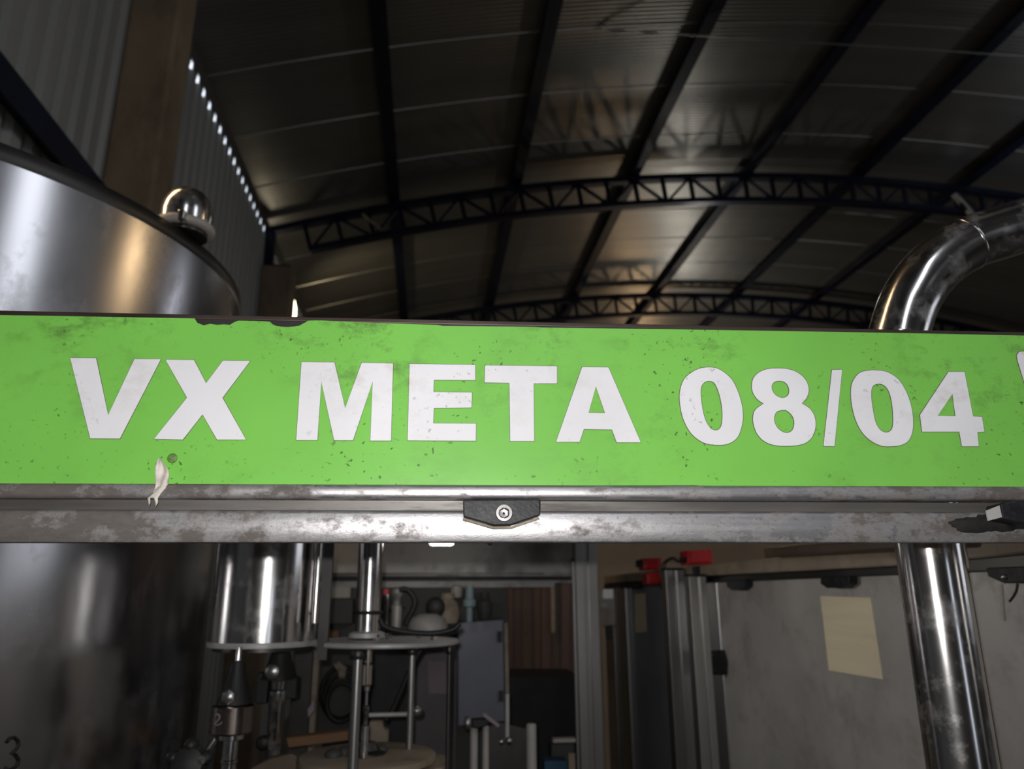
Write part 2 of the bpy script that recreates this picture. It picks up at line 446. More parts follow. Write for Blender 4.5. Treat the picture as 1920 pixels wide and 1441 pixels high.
# concrete columns
def column(y, w, d, ztop, label):
    t = thing('concrete_column', Vector((XW+d/2, y, 0)), label, 'column', 'left wall columns')
    bm = bmesh.new(); obox(bm, Vector((XW+0.002+d/2, y, ztop/2)), Vector((1,0,0)), Vector((0,1,0)), UP, d, w, ztop)
    link('shaft', bm, M['concrete'], t, bevel=0.02)
    bm = bmesh.new(); obox(bm, Vector((XW+0.002+d/2, y, ztop+0.012)), Vector((1,0,0)), Vector((0,1,0)), UP, d*0.8, w*0.8, 0.024)
    link('bearing_plate', bm, M['navy'], t)
column(4.12, 0.28, 0.29, arch(XW)-0.12, 'brown concrete column rising behind the steel tank at upper left')
column(7.9, 0.30, 0.33, arch(XW)-0.10-0.35, 'dark concrete column under the left end of the nearer truss')
# girt on the left wall
bm = bmesh.new()
g0 = Plane((XW+0.05, 0, 0), (1, 0, 0)); pA = g0.at(0, 150); pB = g0.at(150, 318)
zg = (pA.z+pB.z)/2
for a, b in ((YB+0.3, 3.93), (4.27, 7.73)):
    obox(bm, Vector((XW+0.045, (a+b)/2, zg)), Vector((1,0,0)), Vector((0,1,0)), UP, 0.085, b-a, 0.11)
    obox(bm, Vector((XW+0.083, (a+b)/2, zg-0.075)), Vector((1,0,0)), Vector((0,1,0)), UP, 0.012, b-a, 0.05)
tag(link('wall_girt', bm, M['navy']), 'dark horizontal steel girt across the corrugated left wall above the tank', 'girt')
# slanting cable under the roof
PC = Plane((0, 5.4, 0), (0, 1, 0))
bm = bmesh.new(); tube(bm, smooth_path([PC.at(1040, 42)+Vector((-0.8,0.1,0.04)), PC.at(1300, 66), PC.at(1720, 92), PC.at(1960, 107), PC.at(2500, 130)], 6), 0.0065, 8)
tag(link('overhead_cable', bm, M['alu'], smooth=True), 'thin pale cable slung under the roof at the upper right', 'cable')
# pale brace near the truss right end, and a pale strut in its left half
PT = Plane((0, 7.78, 0), (0, 1, 0))
bm = bmesh.new(); beam(bm, PT.at(1788, 364), PT.at(1822, 402), 0.03, 0.07, Vector((0,1,0)))
tag(link('sprinkler_bracket', bm, M['alu']), 'pale grey bracket on the nearer truss just above the pipe bend', 'bracket')
bm = bmesh.new(); beam(bm, PT.at(680, 402), PT.at(714, 431), 0.02, 0.05, Vector((0,1,0)))
tag(link('tie_strut', bm, M['cream']), 'pale tan strut fixed in the left half of the nearer truss', 'strut')
# wall lamp beyond the second column
lp = Plane((0, 8.45, 0), (0, 1, 0)).at(541, 572)
t = thing('wall_lamp', lp, 'glowing warm lamp on the left wall beside the dark column', 'lamp')
bm = bmesh.new(); lathe(bm, lp, [(0.0, 0.17), (0.03, 0.15), (0.065, 0.07), (0.09, -0.03), (0.095, -0.12), (0.08, -0.17), (0.0, -0.18)], 24, cap=False)
link('diffuser', bm, M['glow'], t, smooth=True)
bm = bmesh.new(); beam(bm, lp+Vector((0,0,-0.16)), Vector((XW, lp.y, lp.z-0.16)), 0.04, 0.05); link('arm', bm, M['navy'], t)
l = lamp('wall_lamp_light', 'SPOT', lp+Vector((0.25, 0.15, 0.0)), 40, (1.0, 0.80, 0.50), 0.06, (0.6, 12.0, 1.6+4.6))
l.data.spot_size = R(105); l.data.spot_blend = 0.7

# small lamp fixtures for the hall lamps that are out of sight of the lens
# ================================================================== THE TANK
h = 0.65
tc = YF(-1.85*h, 2.13*h, 0); tr = 0.95*h; zr = 1.6+h
t = thing('steel_tank', Vector((tc.x, tc.y, 0)), 'large round stainless steel tank at the left, behind the green sign', 'tank')
bm = bmesh.new(); lathe(bm, (tc.x, tc.y, 0), [(tr, 0.02), (tr, 0.9), (tr, zr-0.03)], 160); link('shell', bm, M['tank'], t, smooth=True, auto=40)
bm = bmesh.new(); lathe(bm, (tc.x, tc.y, 0), [(tr, zr-0.03), (tr+0.0015, zr-0.024), (tr+0.0015, zr-0.003), (tr-0.002, zr), (tr-0.012, zr)], 160, cap=True); link('rim', bm, M['darksteel'], t, smooth=True, auto=50)
bm = bmesh.new(); lathe(bm, (tc.x, tc.y, 0), [(tr-0.012, zr-0.001), (tr*0.6, zr+0.04), (tr*0.2, zr+0.06), (0.0, zr+0.062)], 96, cap=False); link('lid', bm, M['tank'], t, smooth=True)
# handwritten number on the shell
def on_tank(px, py, off=0.0008):
    d = ray(px, py); d2 = Vector((d.x, d.y)); o2 = Vector((EYE.x-tc.x, EYE.y-tc.y)); rr = tr+off
    A = d2.dot(d2); B = 2*o2.dot(d2); D = B*B-4*A*(o2.dot(o2)-rr*rr)
    return EYE + d*((-B-math.sqrt(max(D, 0)))/(2*A))
bm = bmesh.new()
tube(bm, [on_tank(x, y) for x, y in [(12,1392),(18,1384),(27,1382),(34,1388),(35,1397),(29,1406),(22,1411),(30,1415),(35,1424),(33,1434),(24,1441),(14,1444),(10,1438)]], 0.0022, 8)
link('marker_digit', bm, M['marker'], t, smooth=True)
bm = bmesh.new()
tube(bm, [on_tank(x, y) for x, y in [(-16,1390),(-8,1386),(-6,1400),(-10,1420),(-8,1440),(2,1446)]], 0.0022, 8)
link('marker_digit', bm, M['marker'], t, smooth=True)
# domed cap on the lid edge
dc = YF(-0.612, 1.265, h+0.012)
t = thing('domed_vent_cap', dc, 'small chrome domed cap with a pale clamp ring on the tank rim', 'cap')
bm = bmesh.new(); r = 0.046
lathe(bm, dc, [(r*0.98, 0.012), (r, 0.03), (r*0.97, 0.045), (r*0.86, 0.062), (r*0.66, 0.075), (r*0.35, 0.084), (0.0, 0.087)], 48, cap=False); link('dome', bm, M['steel'], t, smooth=True)
bm = bmesh.new(); lathe(bm, dc, [(r*1.0, -0.004), (r*1.14, -0.002), (r*1.17, 0.004), (r*1.14, 0.010), (r*1.0, 0.012)], 48); link('clamp_ring', bm, M['white'], t, smooth=True, auto=60)
bm = bmesh.new(); lathe(bm, dc, [(r*0.9, -0.012), (r*0.9, -0.003)], 40); link('neck', bm, M['darksteel'], t, smooth=True, auto=60)
bm = bmesh.new(); obox(bm, dc+YF(0.018, -0.05)-EYE+Vector((0,0,0.003)), SS, SN, UP, 0.012, 0.02, 0.018); link('clamp_lug', bm, M['steel'], t, bevel=0.002)
# black knob and cable at the tank foot
p = pos(352, 1432, 0.95)
t = thing('clamp_knob', p, 'black star knob at the lower left, in front of the tank edge', 'knob')
bm = bmesh.new(); lathe(bm, p, [(0.006, -0.03), (0.017, -0.022), (0.021, -0.008), (0.017, 0.004), (0.006, 0.007)], 20, SN*-1+UP*0.2); link('grip', bm, M['rubber'], t, smooth=True, auto=50)
bm = bmesh.new()
for k in range(5):
    a = k*math.pi*2/5+0.3; q = p+(SS*math.cos(a)+UP*math.sin(a))*0.019; lathe(bm, q, [(0.002,-0.016),(0.007,-0.012),(0.008,-0.002),(0.003,0.003)], 12, SN*-1)
link('lobe', bm, M['rubber'], t, smooth=True)
bm = bmesh.new(); lathe(bm, p+SS*0.016+UP*0.006, [(0.0045, -0.10), (0.0045, 0.012)], 14, SN*-1+SS*0.2); link('spindle', bm, M['steel'], t, smooth=True, auto=50)

# ================================================================== THE SIGN
s0 = SIGN.at(960, 760)
def s2(px, py):
    p = SIGN.at(px, py); q = p-s0; return (q.dot(SS), q.z)
SM = Matrix((SS, UP, -SN)).transposed().to_4x4()          # local x along sign, y up, z toward the lens
SM.translation = s0
sign = thing('machine_sign', s0, 'long green sign panel lettered VX META 08/04 across the machine front', 'sign')
def flat(name, loops, mat, off, th, parent, curved=False, res=6, bev=0.0):
    cu = bpy.data.curves.new('tmp', 'CURVE'); cu.dimensions = '2D'; cu.fill_mode = 'BOTH'; cu.extrude = th/2
    for lp_ in loops:
        pts = [s2(x, y) for x, y in lp_]
        if curved:
            P3 = [Vector((a, b, 0)) for a, b in pts]; n = len(P3); out = []
            for i in range(n):
                a, b, c, d = P3[i-1], P3[i], P3[(i+1) % n], P3[(i+2) % n]
                for k in range(res):
                    t = k/res; out.append(0.5*((2*b)+(c-a)*t+(2*a-5*b+4*c-d)*t*t+(3*b-a-3*c+d)*t**3))
            pts = [(v.x, v.y) for v in out]
        sp = cu.splines.new('POLY'); sp.points.add(len(pts)-1); sp.use_cyclic_u = True
        for i, (a, b) in enumerate(pts): sp.points[i].co = (a, b, 0, 1)
    to = bpy.data.objects.new('tmp', cu); C.objects.link(to)
    dg = bpy.context.evaluated_depsgraph_get(); me = bpy.data.meshes.new_from_object(to.evaluated_get(dg))
    bpy.data.objects.remove(to); me.name = name
    me.transform(SM @ Matrix.Translation((0, 0, off)))
    me.materials.clear(); me.materials.append(mat)
    o = bpy.data.objects.new(name, me); C.objects.link(o); o.parent = parent; o.matrix_parent_inverse = parent.matrix_world.inverted()
    return o
# steel backing with rolled lower hem
EXT = 0.62
def swept(name, prof, mat, parent, x0=-EXT, x1=EXT, smooth=True, sag=None):
    """prof: list of (z_world, out) closed section, swept along the sign direction"""
    bm = bmesh.new(); N = 24; rings = []
    for i in range(N+1):
        s = x0+(x1-x0)*i/N
        rings.append([bm.verts.new(Vector((s0.x, s0.y, 0))+SS*s-SN*o+UP*(z+(sag(s) if sag else 0))) for z, o in prof])
    n = len(prof)
    for a in range(N):
        for k in range(n): bm.faces.new((rings[a][k], rings[a][(k+1) % n], rings[a+1][(k+1) % n], rings[a+1][k]))
    bm.faces.new(rings[0]); bm.faces.new(rings[-1][::-1])
    return link(name, bm, mat, parent, smooth=smooth, auto=45)
zt_l, zt_r = SIGN.at(0, 583).z, SIGN.at(1920, 623).z
sl, sr = s2(0, 600)[0], s2(1920, 600)[0]
def zline(pa, pb):
    za, zb = SIGN.at(*pa).z, SIGN.at(*pb).z; sa, sb = s2(*pa)[0], s2(*pb)[0]
    return lambda s: za+(zb-za)*(s-sa)/(sb-sa)
ztop = zline((0, 583), (1920, 624)); zhem = zline((0, 908), (1920, 914))
bm = bmesh.new()
for s in (-EXT, EXT):
    pass
q = [Vector((s0.x, s0.y, 0))+SS*s+UP*z for s, z in ((-EXT, ztop(-EXT)), (EXT, ztop(EXT)), (EXT, zhem(EXT)-0.002), (-EXT, zhem(-EXT)-0.002))]
prism(bm, q, SN*0.004)
link('backing_sheet', bm, M['darksteel'], sign)
bm = bmesh.new()
for sgn, zf in ((1, ztop),):
    q = [Vector((s0.x, s0.y, 0))+SS*s+UP*(zf(s)+dz)-SN*0.0008 for s, dz in ((-EXT, 0.0004), (EXT, 0.0004), (EXT, -0.0032), (-EXT, -0.0032))]
    prism(bm, q, SN*0.022)
link('top_edge', bm, pbr('brown_stained_edge', (0.075, 0.055, 0.048), 0.45, 0.6, 0.3, 40, 0, (0.3, 1, 2)), sign, bevel=0.0006)
green = [(-420, 577), (0, 591.5), (200, 595), (366, 598), (371, 606), (383, 611), (395, 608), (408, 610), (421, 609), (432, 610), (440, 605), (448, 602),
         (480, 602.5), (507, 604), (512, 609), (519, 612), (530, 613.5), (541, 613.8), (552, 613), (562, 611.5), (572, 606), (579, 602), (600, 601.5), (620, 602.5),
         (700, 606), (820, 610), (830, 612), (1000, 613.5), (1015, 615), (1250, 618), (1500, 622), (1733, 626), (1920, 630), (2400, 638), (2400, 916), (1920, 914), (1500, 912.5),
         (1320, 911), (1300, 909.5), (960, 910), (700, 909.5), (400, 909), (0, 908.5), (-420, 908)]
flat('green_film', [green], M['green'], 0.0012, 0.0004, sign)
V = [(133.8, 672.2), (182.3, 672.6), (204.9, 778.7), (254, 674), (303.3, 674.4), (226.8, 822.8), (171.3, 822.4)]
XX = [(312, 675.5), (365.3, 675.9), (387.9, 719.3), (419.2, 677), (470.3, 677.7), (418.5, 746.6), (462.3, 824.6), (408.3, 824.6), (381.3, 777.6), (344.5, 824.6), (290.6, 823.5), (352.2, 746.2)]
MM = [(566.2, 679.6), (627.8, 680.2), (647.8, 765.9), (678.8, 681), (737.4, 682.4), (733.6, 826.6), (694.7, 826.6), (699.4, 716), (662.4, 825.9), (627.2, 825.7), (603.3, 716), (596, 825.5), (556.3, 825.5)]
z6 = lambda pts: [(600+x/2.1333, 580+y/2.1333) for x, y in pts]
z15 = lambda pts: [(1500+x/3.002, 580+y/3.002) for x, y in pts]
z8 = lambda pts: [(1390+x/8.006, 670+y/8.006) for x, y in pts]
EE = z6([(359,220),(621,224),(621,285),(456,284),(454,332),(608,334),(606,394),(456,396),(453,457),(624,458),(623,527),(351,525)])
TT = z6([(660,226),(947,229),(947,298),(854,298),(856,528),(760,528),(757,296),(658,294)])
AA = [z6([(1047,233),(1152,234),(1281,533),(1185,533),(1166,482),(1054,480),(1037,531),(943,531)]), z6([(1102,310),(1138,416),(1073,415)])]
O1 = [z6([(1500,245),(1545,234),(1592,241),(1640,278),(1668,330),(1685,390),(1687,450),(1668,510),(1630,538),(1580,543),(1530,533),(1485,500),(1455,450),(1440,395),(1437,335),(1455,280)]),
      z6([(1552,288),(1576,298),(1594,340),(1605,395),(1606,445),(1598,475),(1579,485),(1556,473),(1536,436),(1524,380),(1520,325),(1530,298)])]
# the 8: two lobes meeting at sharp waists, smoothed lobe by lobe
def arc_pts(pts, res=5):
    P3 = [Vector((a, b, 0)) for a, b in pts]; o = smooth_path(P3, res); return [(v.x, v.y) for v in o]
e_top = arc_pts([(322,697),(235,640),(165,540),(145,430),(170,320),(250,235),(370,185),(520,172),(680,182),(820,230),(930,320),(985,420),(995,520),(960,620),(893,697)])
e_bot = arc_pts([(893,697),(1000,765),(1070,860),(1098,970),(1090,1090),(1045,1200),(960,1280),(840,1320),(660,1332),(480,1320),(330,1260),(225,1150),(172,1010),(165,890),(200,790),(322,697)])
E8 = [z8(e_top+e_bot[1:-1]), z8(arc_pts([(560,358),(625,372),(680,420),(704,490),(695,560),(650,603),(590,612),(520,585),(465,530),(442,460),(458,400),(505,365),(560,358)])[:-1]),
      z8(arc_pts([(600,795),(660,800),(730,855),(772,930),(780,1010),(755,1090),(710,1128),(650,1136),(580,1108),(520,1050),(484,970),(483,890),(520,820),(600,795)])[:-1])]
SL = z15([(174,343),(231,342),(188,772),(126,770)])
O2 = [z15([(330,360),(380,347),(430,346),(485,356),(545,395),(588,460),(617,540),(629,620),(625,690),(603,740),(560,765),(500,772),(450,768),(395,742),(345,695),(308,625),(286,540),(281,455),(295,400)]),
      z15([(437,421),(470,432),(497,472),(512,540),(518,620),(514,665),(500,687),(475,694),(445,680),(420,640),(405,575),(395,500),(396,455),(408,430)])]
FO = [z15([(828,354),(918,354),(966,604),(1016,606),(1029,690),(990,693),(998,772),(903,772),(889,690),(680,690),(668,596)]), z15([(850,478),(867,603),(767,601)])]
V2 = [(1908, 660.5), (1919, 659.5), (1968, 660), (1992, 770), (2032, 662), (2078, 663), (2012, 812), (1946, 812), (1905, 676), (1903.5, 667)]
for loops, cv, nm in (([V], 0, 'letter'), ([XX], 0, 'letter'), ([MM], 0, 'letter'), ([EE], 0, 'letter'), ([TT], 0, 'letter'), (AA, 0, 'letter'), (O1, 1, 'digit'), (E8, 0, 'digit'), ([SL], 0, 'slash'), (O2, 1, 'digit'), (FO, 0, 'digit'), ([V2], 0, 'letter')):
    o = flat(nm, loops, M['letter'], 0.00165, 0.0003, sign, bool(cv))
    o['label'] = 'white character cut from vinyl'
    # dark cut line round the character: same outline, pushed out a hair
    me = o.data.copy(); e = bpy.data.objects.new('cut_line', me); me.materials.clear(); me.materials.append(M['edgeline'])
    C.objects.link(e); e.parent = o; e.matrix_parent_inverse = o.matrix_world.inverted()
    bmx = bmesh.new(); bmx.from_mesh(me)
    bmesh.ops.remove_doubles(bmx, verts=bmx.verts, dist=1e-6)
    mv = {}
    for v in bmx.verts:
        nn = Vector()
        for f in v.link_faces:
            if abs(f.normal.dot(SN)) < 0.5: nn += f.normal
        mv[v] = nn.normalized()*0.00045 if nn.length > 0 else Vector()
    for v, dlt in mv.items(): v.co += dlt + SN*0.00012
    bmx.to_mesh(me); bmx.free()
# rolled hem
zh = SIGN.at(900, 909.5).z; zh2 = SIGN.at(900, 936).z; r = (zh-zh2)/2
zc = (zh+zh2)/2
hp = [(zc+r*math.sin(a), 0.001+r*0.55*math.cos(a)+0.0015) for a in [R(90-180*i/12) for i in range(13)]] + [(zh2, -0.012), (zh, -0.012)]
slope = lambda s: (zhem(s)-zhem(s2(900, 909)[0]))
swept('rolled_hem', hp, M['rail'], sign, sag=slope)
# torn tape
q = [(255,400,432),(350,345,470),(450,318,560),(550,300,625),(650,310,635),(750,322,608),(820,345,590),(900,330,565),(960,290,530),(1040,258,480),(1100,238,440),(1160,200,415)]
bm = bmesh.new(); rows = []
for i, (yv, a, b) in enumerate(q):
    row = []
    for k in range(9):
        f = k/8; px, py = 270+(a+(b-a)*f)/12.0, 840+yv/12.0
        out = 0.0044+0.0012*math.sin(f*7+i*0.5)+0.0010*math.sin(i*1.3+f*3)+(0.0055*max(0, i-5)/6)
        row.append(bm.verts.new(SIGN.at(px, py)-SN*out))
    rows.append(row)
for i in range(len(rows)-1):
    for k in range(8): bm.faces.new((rows[i][k], rows[i+1][k], rows[i+1][k+1], rows[i][k+1]))
for a0, a1, tx, ty in ((0, 3, 203, 1340), (5, 8, 345, 1345)):
    e = [rows[-1][k] for k in range(a0, a1+1)]
    mid = [bm.verts.new(SIGN.at(270+x/12.0, 840+1250/12.0)-SN*0.0075) for x in ((188, 205, 222, 240) if a0 == 0 else (352, 372, 388, 405))]
    for k in range(3): bm.faces.new((e[k], mid[k], mid[k+1], e[k+1]))
    tip = bm.verts.new(SIGN.at(270+tx/12.0, 840+ty/12.0)-SN*0.0070)
    for k in range(3): bm.faces.new((mid[k], tip, mid[k+1]))
o = link('torn_tape', bm, M['tape'], None, smooth=True)
s = o.modifiers.new('thick', 'SOLIDIFY'); s.thickness = 0.0003
tag(o, 'crumpled torn scrap of whitish tape stuck under the letters VX', 'tape')
bm = bmesh.new(); c = SIGN.at(325, 859.5)-SN*0.0015
lathe(bm, c, [(0.0033, 0.0), (0.0036, 0.0004), (0.003, 0.0007), (0.0001, 0.0008)], 20, -SN)
tag(link('glue_spot', bm, pbr('brownish_glue', (0.12, 0.22, 0.05), 0.5, 0, 0.4, 400), smooth=True), 'small olive glue blob beside the torn tape on the green panel', 'stain')

W0 = WALLR
# ---- steel rail below the sign
rail = thing('frame_rail', SIGN.at(960, 985), 'grimy stainless steel rail running below the green sign', 'rail')
z1, z2, z3 = SIGN.at(900, 937).z, SIGN.at(900, 956).z, SIGN.at(900, 1016).z
swept('recess_strip', [(z1, -0.006), (z2-0.0002, -0.006), (z2-0.0002, -0.0105), (z1, -0.0105)], pbr('dull_recess_steel', (0.15, 0.14, 0.13), 0.45, 0.5, 0.25, 20, 0, (0.3, 1, 3), (0.05, 0.04, 0.035), 0.8, 14), rail)
swept('face_bar', [(z2, -0.0105), (z2, -0.003), (z2-0.0015, -0.0005), (z2-0.003, 0.0), (z3+0.0012, 0.0), (z3, -0.0010), (z3, -0.0105)], M['rail'], rail)

def hinge(outline, bolt, label, pl=SIGN, th=0.012, bmat=None, boltr=0.0062, pivot=True, base_off=0.0):
    cx = sum(p[0] for p in outline)/len(outline); cy = sum(p[1] for p in outline)/len(outline)
    t = thing('hinge_block', pl.at(cx, cy), label, 'hinge')
    ctr = pl.at(cx, cy)
    bm = bmesh.new(); pts = [pl.at(x, y)-pl.n*th for x, y in outline]
    prism(bm, pts, pl.n*(th+0.0015)); link('body', bm, M['black'], t, bevel=0.0008)
    if bolt:
        b = pl.at(*bolt)-pl.n*th
        bm = bmesh.new(); lathe(bm, b, [(boltr*1.12, -0.0005), (boltr*1.12, 0.0002)], 32, -pl.n); link('bolt_recess', bm, M['rubber'], t)
        bm = bmesh.new()
        lathe(bm, b, [(boltr, 0.0), (boltr, 0.0025), (boltr*0.93, 0.0032), (boltr*0.64, 0.0032), (boltr*0.58, 0.0028)], 32, -pl.n, cap=False)
        lathe(bm, b, [(boltr*0.60, 0.0029), (boltr*0.50, 0.0004), (boltr*0.16, 0.0003), (0.0, 0.0012)], 6, -pl.n, cap=False)
        link('socket_bolt', bm, M['steel'], t, smooth=True, auto=30)
    return t
o = hinge([(868, 941), (1010, 939), (1010, 968), (957, 986), (925, 987), (869, 971)], (943.3, 965), 'black plastic hinge with a steel socket bolt below the letter T', th=0.011)
pl = SIGN
bm = bmesh.new()   # bevelled lower lip with slots
for a, b in (((869, 971), (925, 987)), ((957, 986), (1010, 968))):
    A, B = pl.at(*a), pl.at(*b); d = (B-A)
    obox(bm, (A+B)/2-SN*0.0062+d.normalized().cross(SN)*0.0003*(1 if d.z < 0 else 1)-UP*0.0004, d.normalized(), SN, d.normalized().cross(SN), d.length*0.55, 0.003, 0.0006)
link('slot', bm, M['rubber'], o)
bm = bmesh.new(); beam(bm, pl.at(868, 973.5)-SN*0.003, pl.at(924, 990)-SN*0.003, 0.006, 0.0016); beam(bm, pl.at(924, 990)-SN*0.003, pl.at(958, 989.5)-SN*0.003, 0.006, 0.0016); beam(bm, pl.at(958, 989.5)-SN*0.003, pl.at(1009, 972)-SN*0.003, 0.006, 0.0016)
link('base_plate', bm, M['cream'], o)
o = hinge([(1850, 950), (1884, 941), (1960, 941), (1960, 992), (1900, 992), (1893, 984), (1853, 976)], None, 'black hinge coated in grease at the right end of the rail', th=0.016)
bm = bmesh.new(); slab(Plane(SIGN.p-SN*0.0162, SN), [(1849, 957), (1874, 947), (1879, 969), (1853, 976)], 0.001, bm=bm); link('worn_face', bm, M['satin'], o)
bm = bmesh.new()
N_ = 40; ctr_ = []
for k in range(N_):
    a = 2*math.pi*k/N_; w_ = 1+0.16*math.sin(2*a+1)+0.10*math.sin(5*a)+0.22*random.random()
    ctr_.append(SIGN.at(1851+56*math.cos(a)*w_, 981-17*math.sin(a)*w_)-SN*0.0001)
prism(bm, ctr_, -SN*0.0003)
tag(link('grease_smear', bm, pbr('black_grease', (0.016, 0.014, 0.013), 0.85, 0, 0.5, 200), smooth=True), 'patch of black grease on the rail beside the right hinge', 'grease', kind='stuff')
# small white clip and bolt tip under the rail
q = pos(828, 1013, 1.5)
t = thing('machine_lamp', q, 'small glowing white lamp inside the machine, peeking below the rail left of the black hinge', 'lamp')
bm = bmesh.new(); obox(bm, q, SS, SN, UP, 0.048, 0.03, 0.018); link('diffuser', bm, emit('white_lit_diffuser', (1.0, 0.97, 0.92), 6.0), t, bevel=0.005)
bm = bmesh.new(); obox(bm, q+UP*0.016, SS, SN, UP, 0.055, 0.036, 0.014); link('lamp_body', bm, M['alu'], t, bevel=0.002)
bm = bmesh.new(); obox(bm, Vector((q.x, q.y, (q.z+0.02+1.9)/2)), SS, SN, UP, 0.01, 0.01, 1.9-q.z-0.02); link('hanger', bm, M['alu'], t)
ml = lamp('machine_lamp_light', 'SPOT', q-UP*0.03, 2.9, (1.0, 0.95, 0.88), 0.02, W0.at(1500, 1180))
mc = lamp('machine_lamp_back', 'SPOT', q-UP*0.03+SN*0.05, 1.6, (1.0, 0.95, 0.88), 0.02, PL(2.5).at(735, 1050))
mc.data.spot_size = R(60); mc.data.spot_blend = 1.0
ml.data.spot_size = R(110); ml.data.spot_blend = 0.8
p = pos(828, 1018, 0.5656); bm = bmesh.new()
obox(bm, p+UP*0.002, SS, SN, UP, 0.0178, 0.010, 0.006)
bm.free()
p = pos(919, 1018, 0.5656); bm = bmesh.new(); lathe(bm, p, [(0.0012, -0.0015), (0.0022, 0.0), (0.0024, 0.01)], 12)
link('bolt_tip', bm, M['steel'], rail, smooth=True)
# end posts that carry sign and rail, and the machine's top plate and bed
for s_, lab in ((-1, 'steel upright carrying the left end of the green sign'), (1, 'steel upright carrying the right end of the green sign')):
    c = Vector((s0.x, s0.y, 0))+SS*s_*(EXT+0.021)+SN*0.01
    bm = bmesh.new(); obox(bm, Vector((c.x, c.y, 0.92)), SS, SN, UP, 0.04, 0.04, 1.84); tag(link('end_upright', bm, M['alu'], bevel=0.003), lab, 'post')
def fwdbox(name, s_a, s_b, d_a, d_b, z_a, z_b, mat, label, cat):
    o_ = EYE + SS*((s_a+s_b)/2) + SN*((d_a+d_b)/2); bm = bmesh.new()
    obox(bm, Vector((o_.x, o_.y, (z_a+z_b)/2)), SS, SN, UP, s_b-s_a, d_b-d_a, z_b-z_a)
    return tag(link(name, bm, mat, bevel=0.003), label, cat)
fwdbox('machine_roof_plate', -0.44, 0.58, 0.98, 2.56, 1.90, 1.915, M['satin'], 'flat steel top plate of the machine, hidden behind the green sign', 'plate')
bed = fwdbox('machine_bed', -0.44, 0.42, 0.95, 2.5, 0.0, 1.0, M['darksteel'], 'dark machine bed under the turntable, below the photo', 'machine bed')

# ================================================================== BIG PIPE (right)
def world_vert(px, py, d): p = pos(px, py, d); return p
d = 0.72; pr = 60*pxm(d)*1.005
a = pos(1740, 1020, d); elbow = [pos(1691, 618, d)]
path = [Vector((a.x, a.y, 0.75)), Vector((a.x, a.y, 1.2)), Vector((a.x, a.y, 1.6))]
zt = pos(1691, 650, d).z; path.append(Vector((a.x, a.y, (1.6+zt)/2)))
pe = [Vector((a.x, a.y, zt-0.005)), Vector((a.x, a.y, zt+0.005))]
el = [pos(1701, 575, d), pos(1730, 524, d-0.004), pos(1769, 485, d-0.008), pos(1816, 456, d-0.012)]
ho = [pos(1870, 438, d-0.016), pos(1925, 421, d-0.020), pos(1985, 404, d-0.026), pos(2250, 340, d-0.05)]
t = thing('steam_pipe', Vector((a.x, a.y, 0)), 'thick polished steel pipe standing at the right and bending away over the sign', 'pipe')
full = smooth_path(path+pe+el+ho, 10)
nz = len(full); cut = next(i for i, v in enumerate(full) if (v-el[-1]).length < 0.004)
bm = bmesh.new(); tube(bm, full[:cut+1], pr, 48); link('elbow_run', bm, M['steel'], t, smooth=True, auto=60)
bm = bmesh.new(); tube(bm, full[cut:], pr*0.985, 48); link('outlet_run', bm, M['steel'], t, smooth=True, auto=60)
bm = bmesh.new(); dd = (full[cut+1]-full[cut-1]).normalized(); lathe(bm, full[cut], [(pr*1.0, -0.0015), (pr*1.012, -0.0005), (pr*1.012, 0.0005), (pr*1.0, 0.0015)], 48, dd); link('weld_seam', bm, M['steel'], t, smooth=True)
p = pos(1786, 1040, 0.86)
t = thing('slim_pipe', Vector((p.x, p.y, 0)), 'slim steel pipe with a short sleeve directly behind the thick pipe', 'pipe')
bm = bmesh.new(); lathe(bm, (p.x, p.y, 0), [(0.011, 0.8), (0.011, 1.9)], 28); link('tube', bm, M['steel'], t, smooth=True, auto=50)
zs = pos(1786, 1066, 0.86).z
bm = bmesh.new(); lathe(bm, (p.x, p.y, 0), [(0.0145, zs), (0.0155, zs+0.002), (0.0155, zs+0.12), (0.0145, zs+0.122)], 28); link('sleeve', bm, M['steel'], t, smooth=True, auto=50)

# ================================================================== RIGHT ENCLOSURE WALL (goes away from the lens)
W = WALLR
def wslab(name, pts, mat, label=None, cat=None, off=0.0, th=0.01, parent=None, group=None, bevel=0.0):
    o = link(name, slab(W, pts, th, off), mat, parent, bevel=bevel)
    if label: tag(o, label, cat, group)
    return o
# brown backdrop board behind it all
BB = PL(3.6)
o = link('partition_board', slab(BB, [(900, 960), (2500, 960), (2500, 1000, 0), (900, 960, 0)], 0.03), M['beigewall'])
tag(o, 'beige board partition seen between the rail and the red switches', 'partition')
# panels
pn = thing('enclosure_door', W.at(1520, 1300), 'wide scratched steel door panel left of the thick pipe', 'door panel')
wslab('panel', [(1344, 1088), (1812, 1066), (1812, 1066, 0), (1344, 1088, 0)], M['satin'], parent=pn, off=0.006)
wslab('stile', [(1322, 1089), (1342, 1088), (1342, 1088, 0), (1322, 1089, 0)], M['alu'], parent=pn, off=0.0, th=0.016, bevel=0.002)
pn2 = thing('enclosure_door', W.at(1200, 1300), 'narrow bluish steel door panel between the square corner post and the slanting posts', 'door panel')
wslab('panel', [(1150, 1101), (1300, 1092), (1300, 1092, 0), (1150, 1101, 0)], M['satin_blue'], parent=pn2, off=0.006)
wslab('stile', [(1155, 1101), (1172, 1100), (1172, 1100, 0), (1155, 1101, 0)], M['alu'], parent=pn2, off=-0.006, th=0.012, bevel=0.002)
wslab('stile', [(1132, 1103), (1148, 1102), (1148, 1102, 0), (1132, 1103, 0)], M['alu'], parent=pn2, off=-0.006, th=0.012, bevel=0.002)
pn3 = thing('enclosure_door', W.at(1860, 1250), 'mottled steel door panel at the right edge behind the pipe', 'door panel')
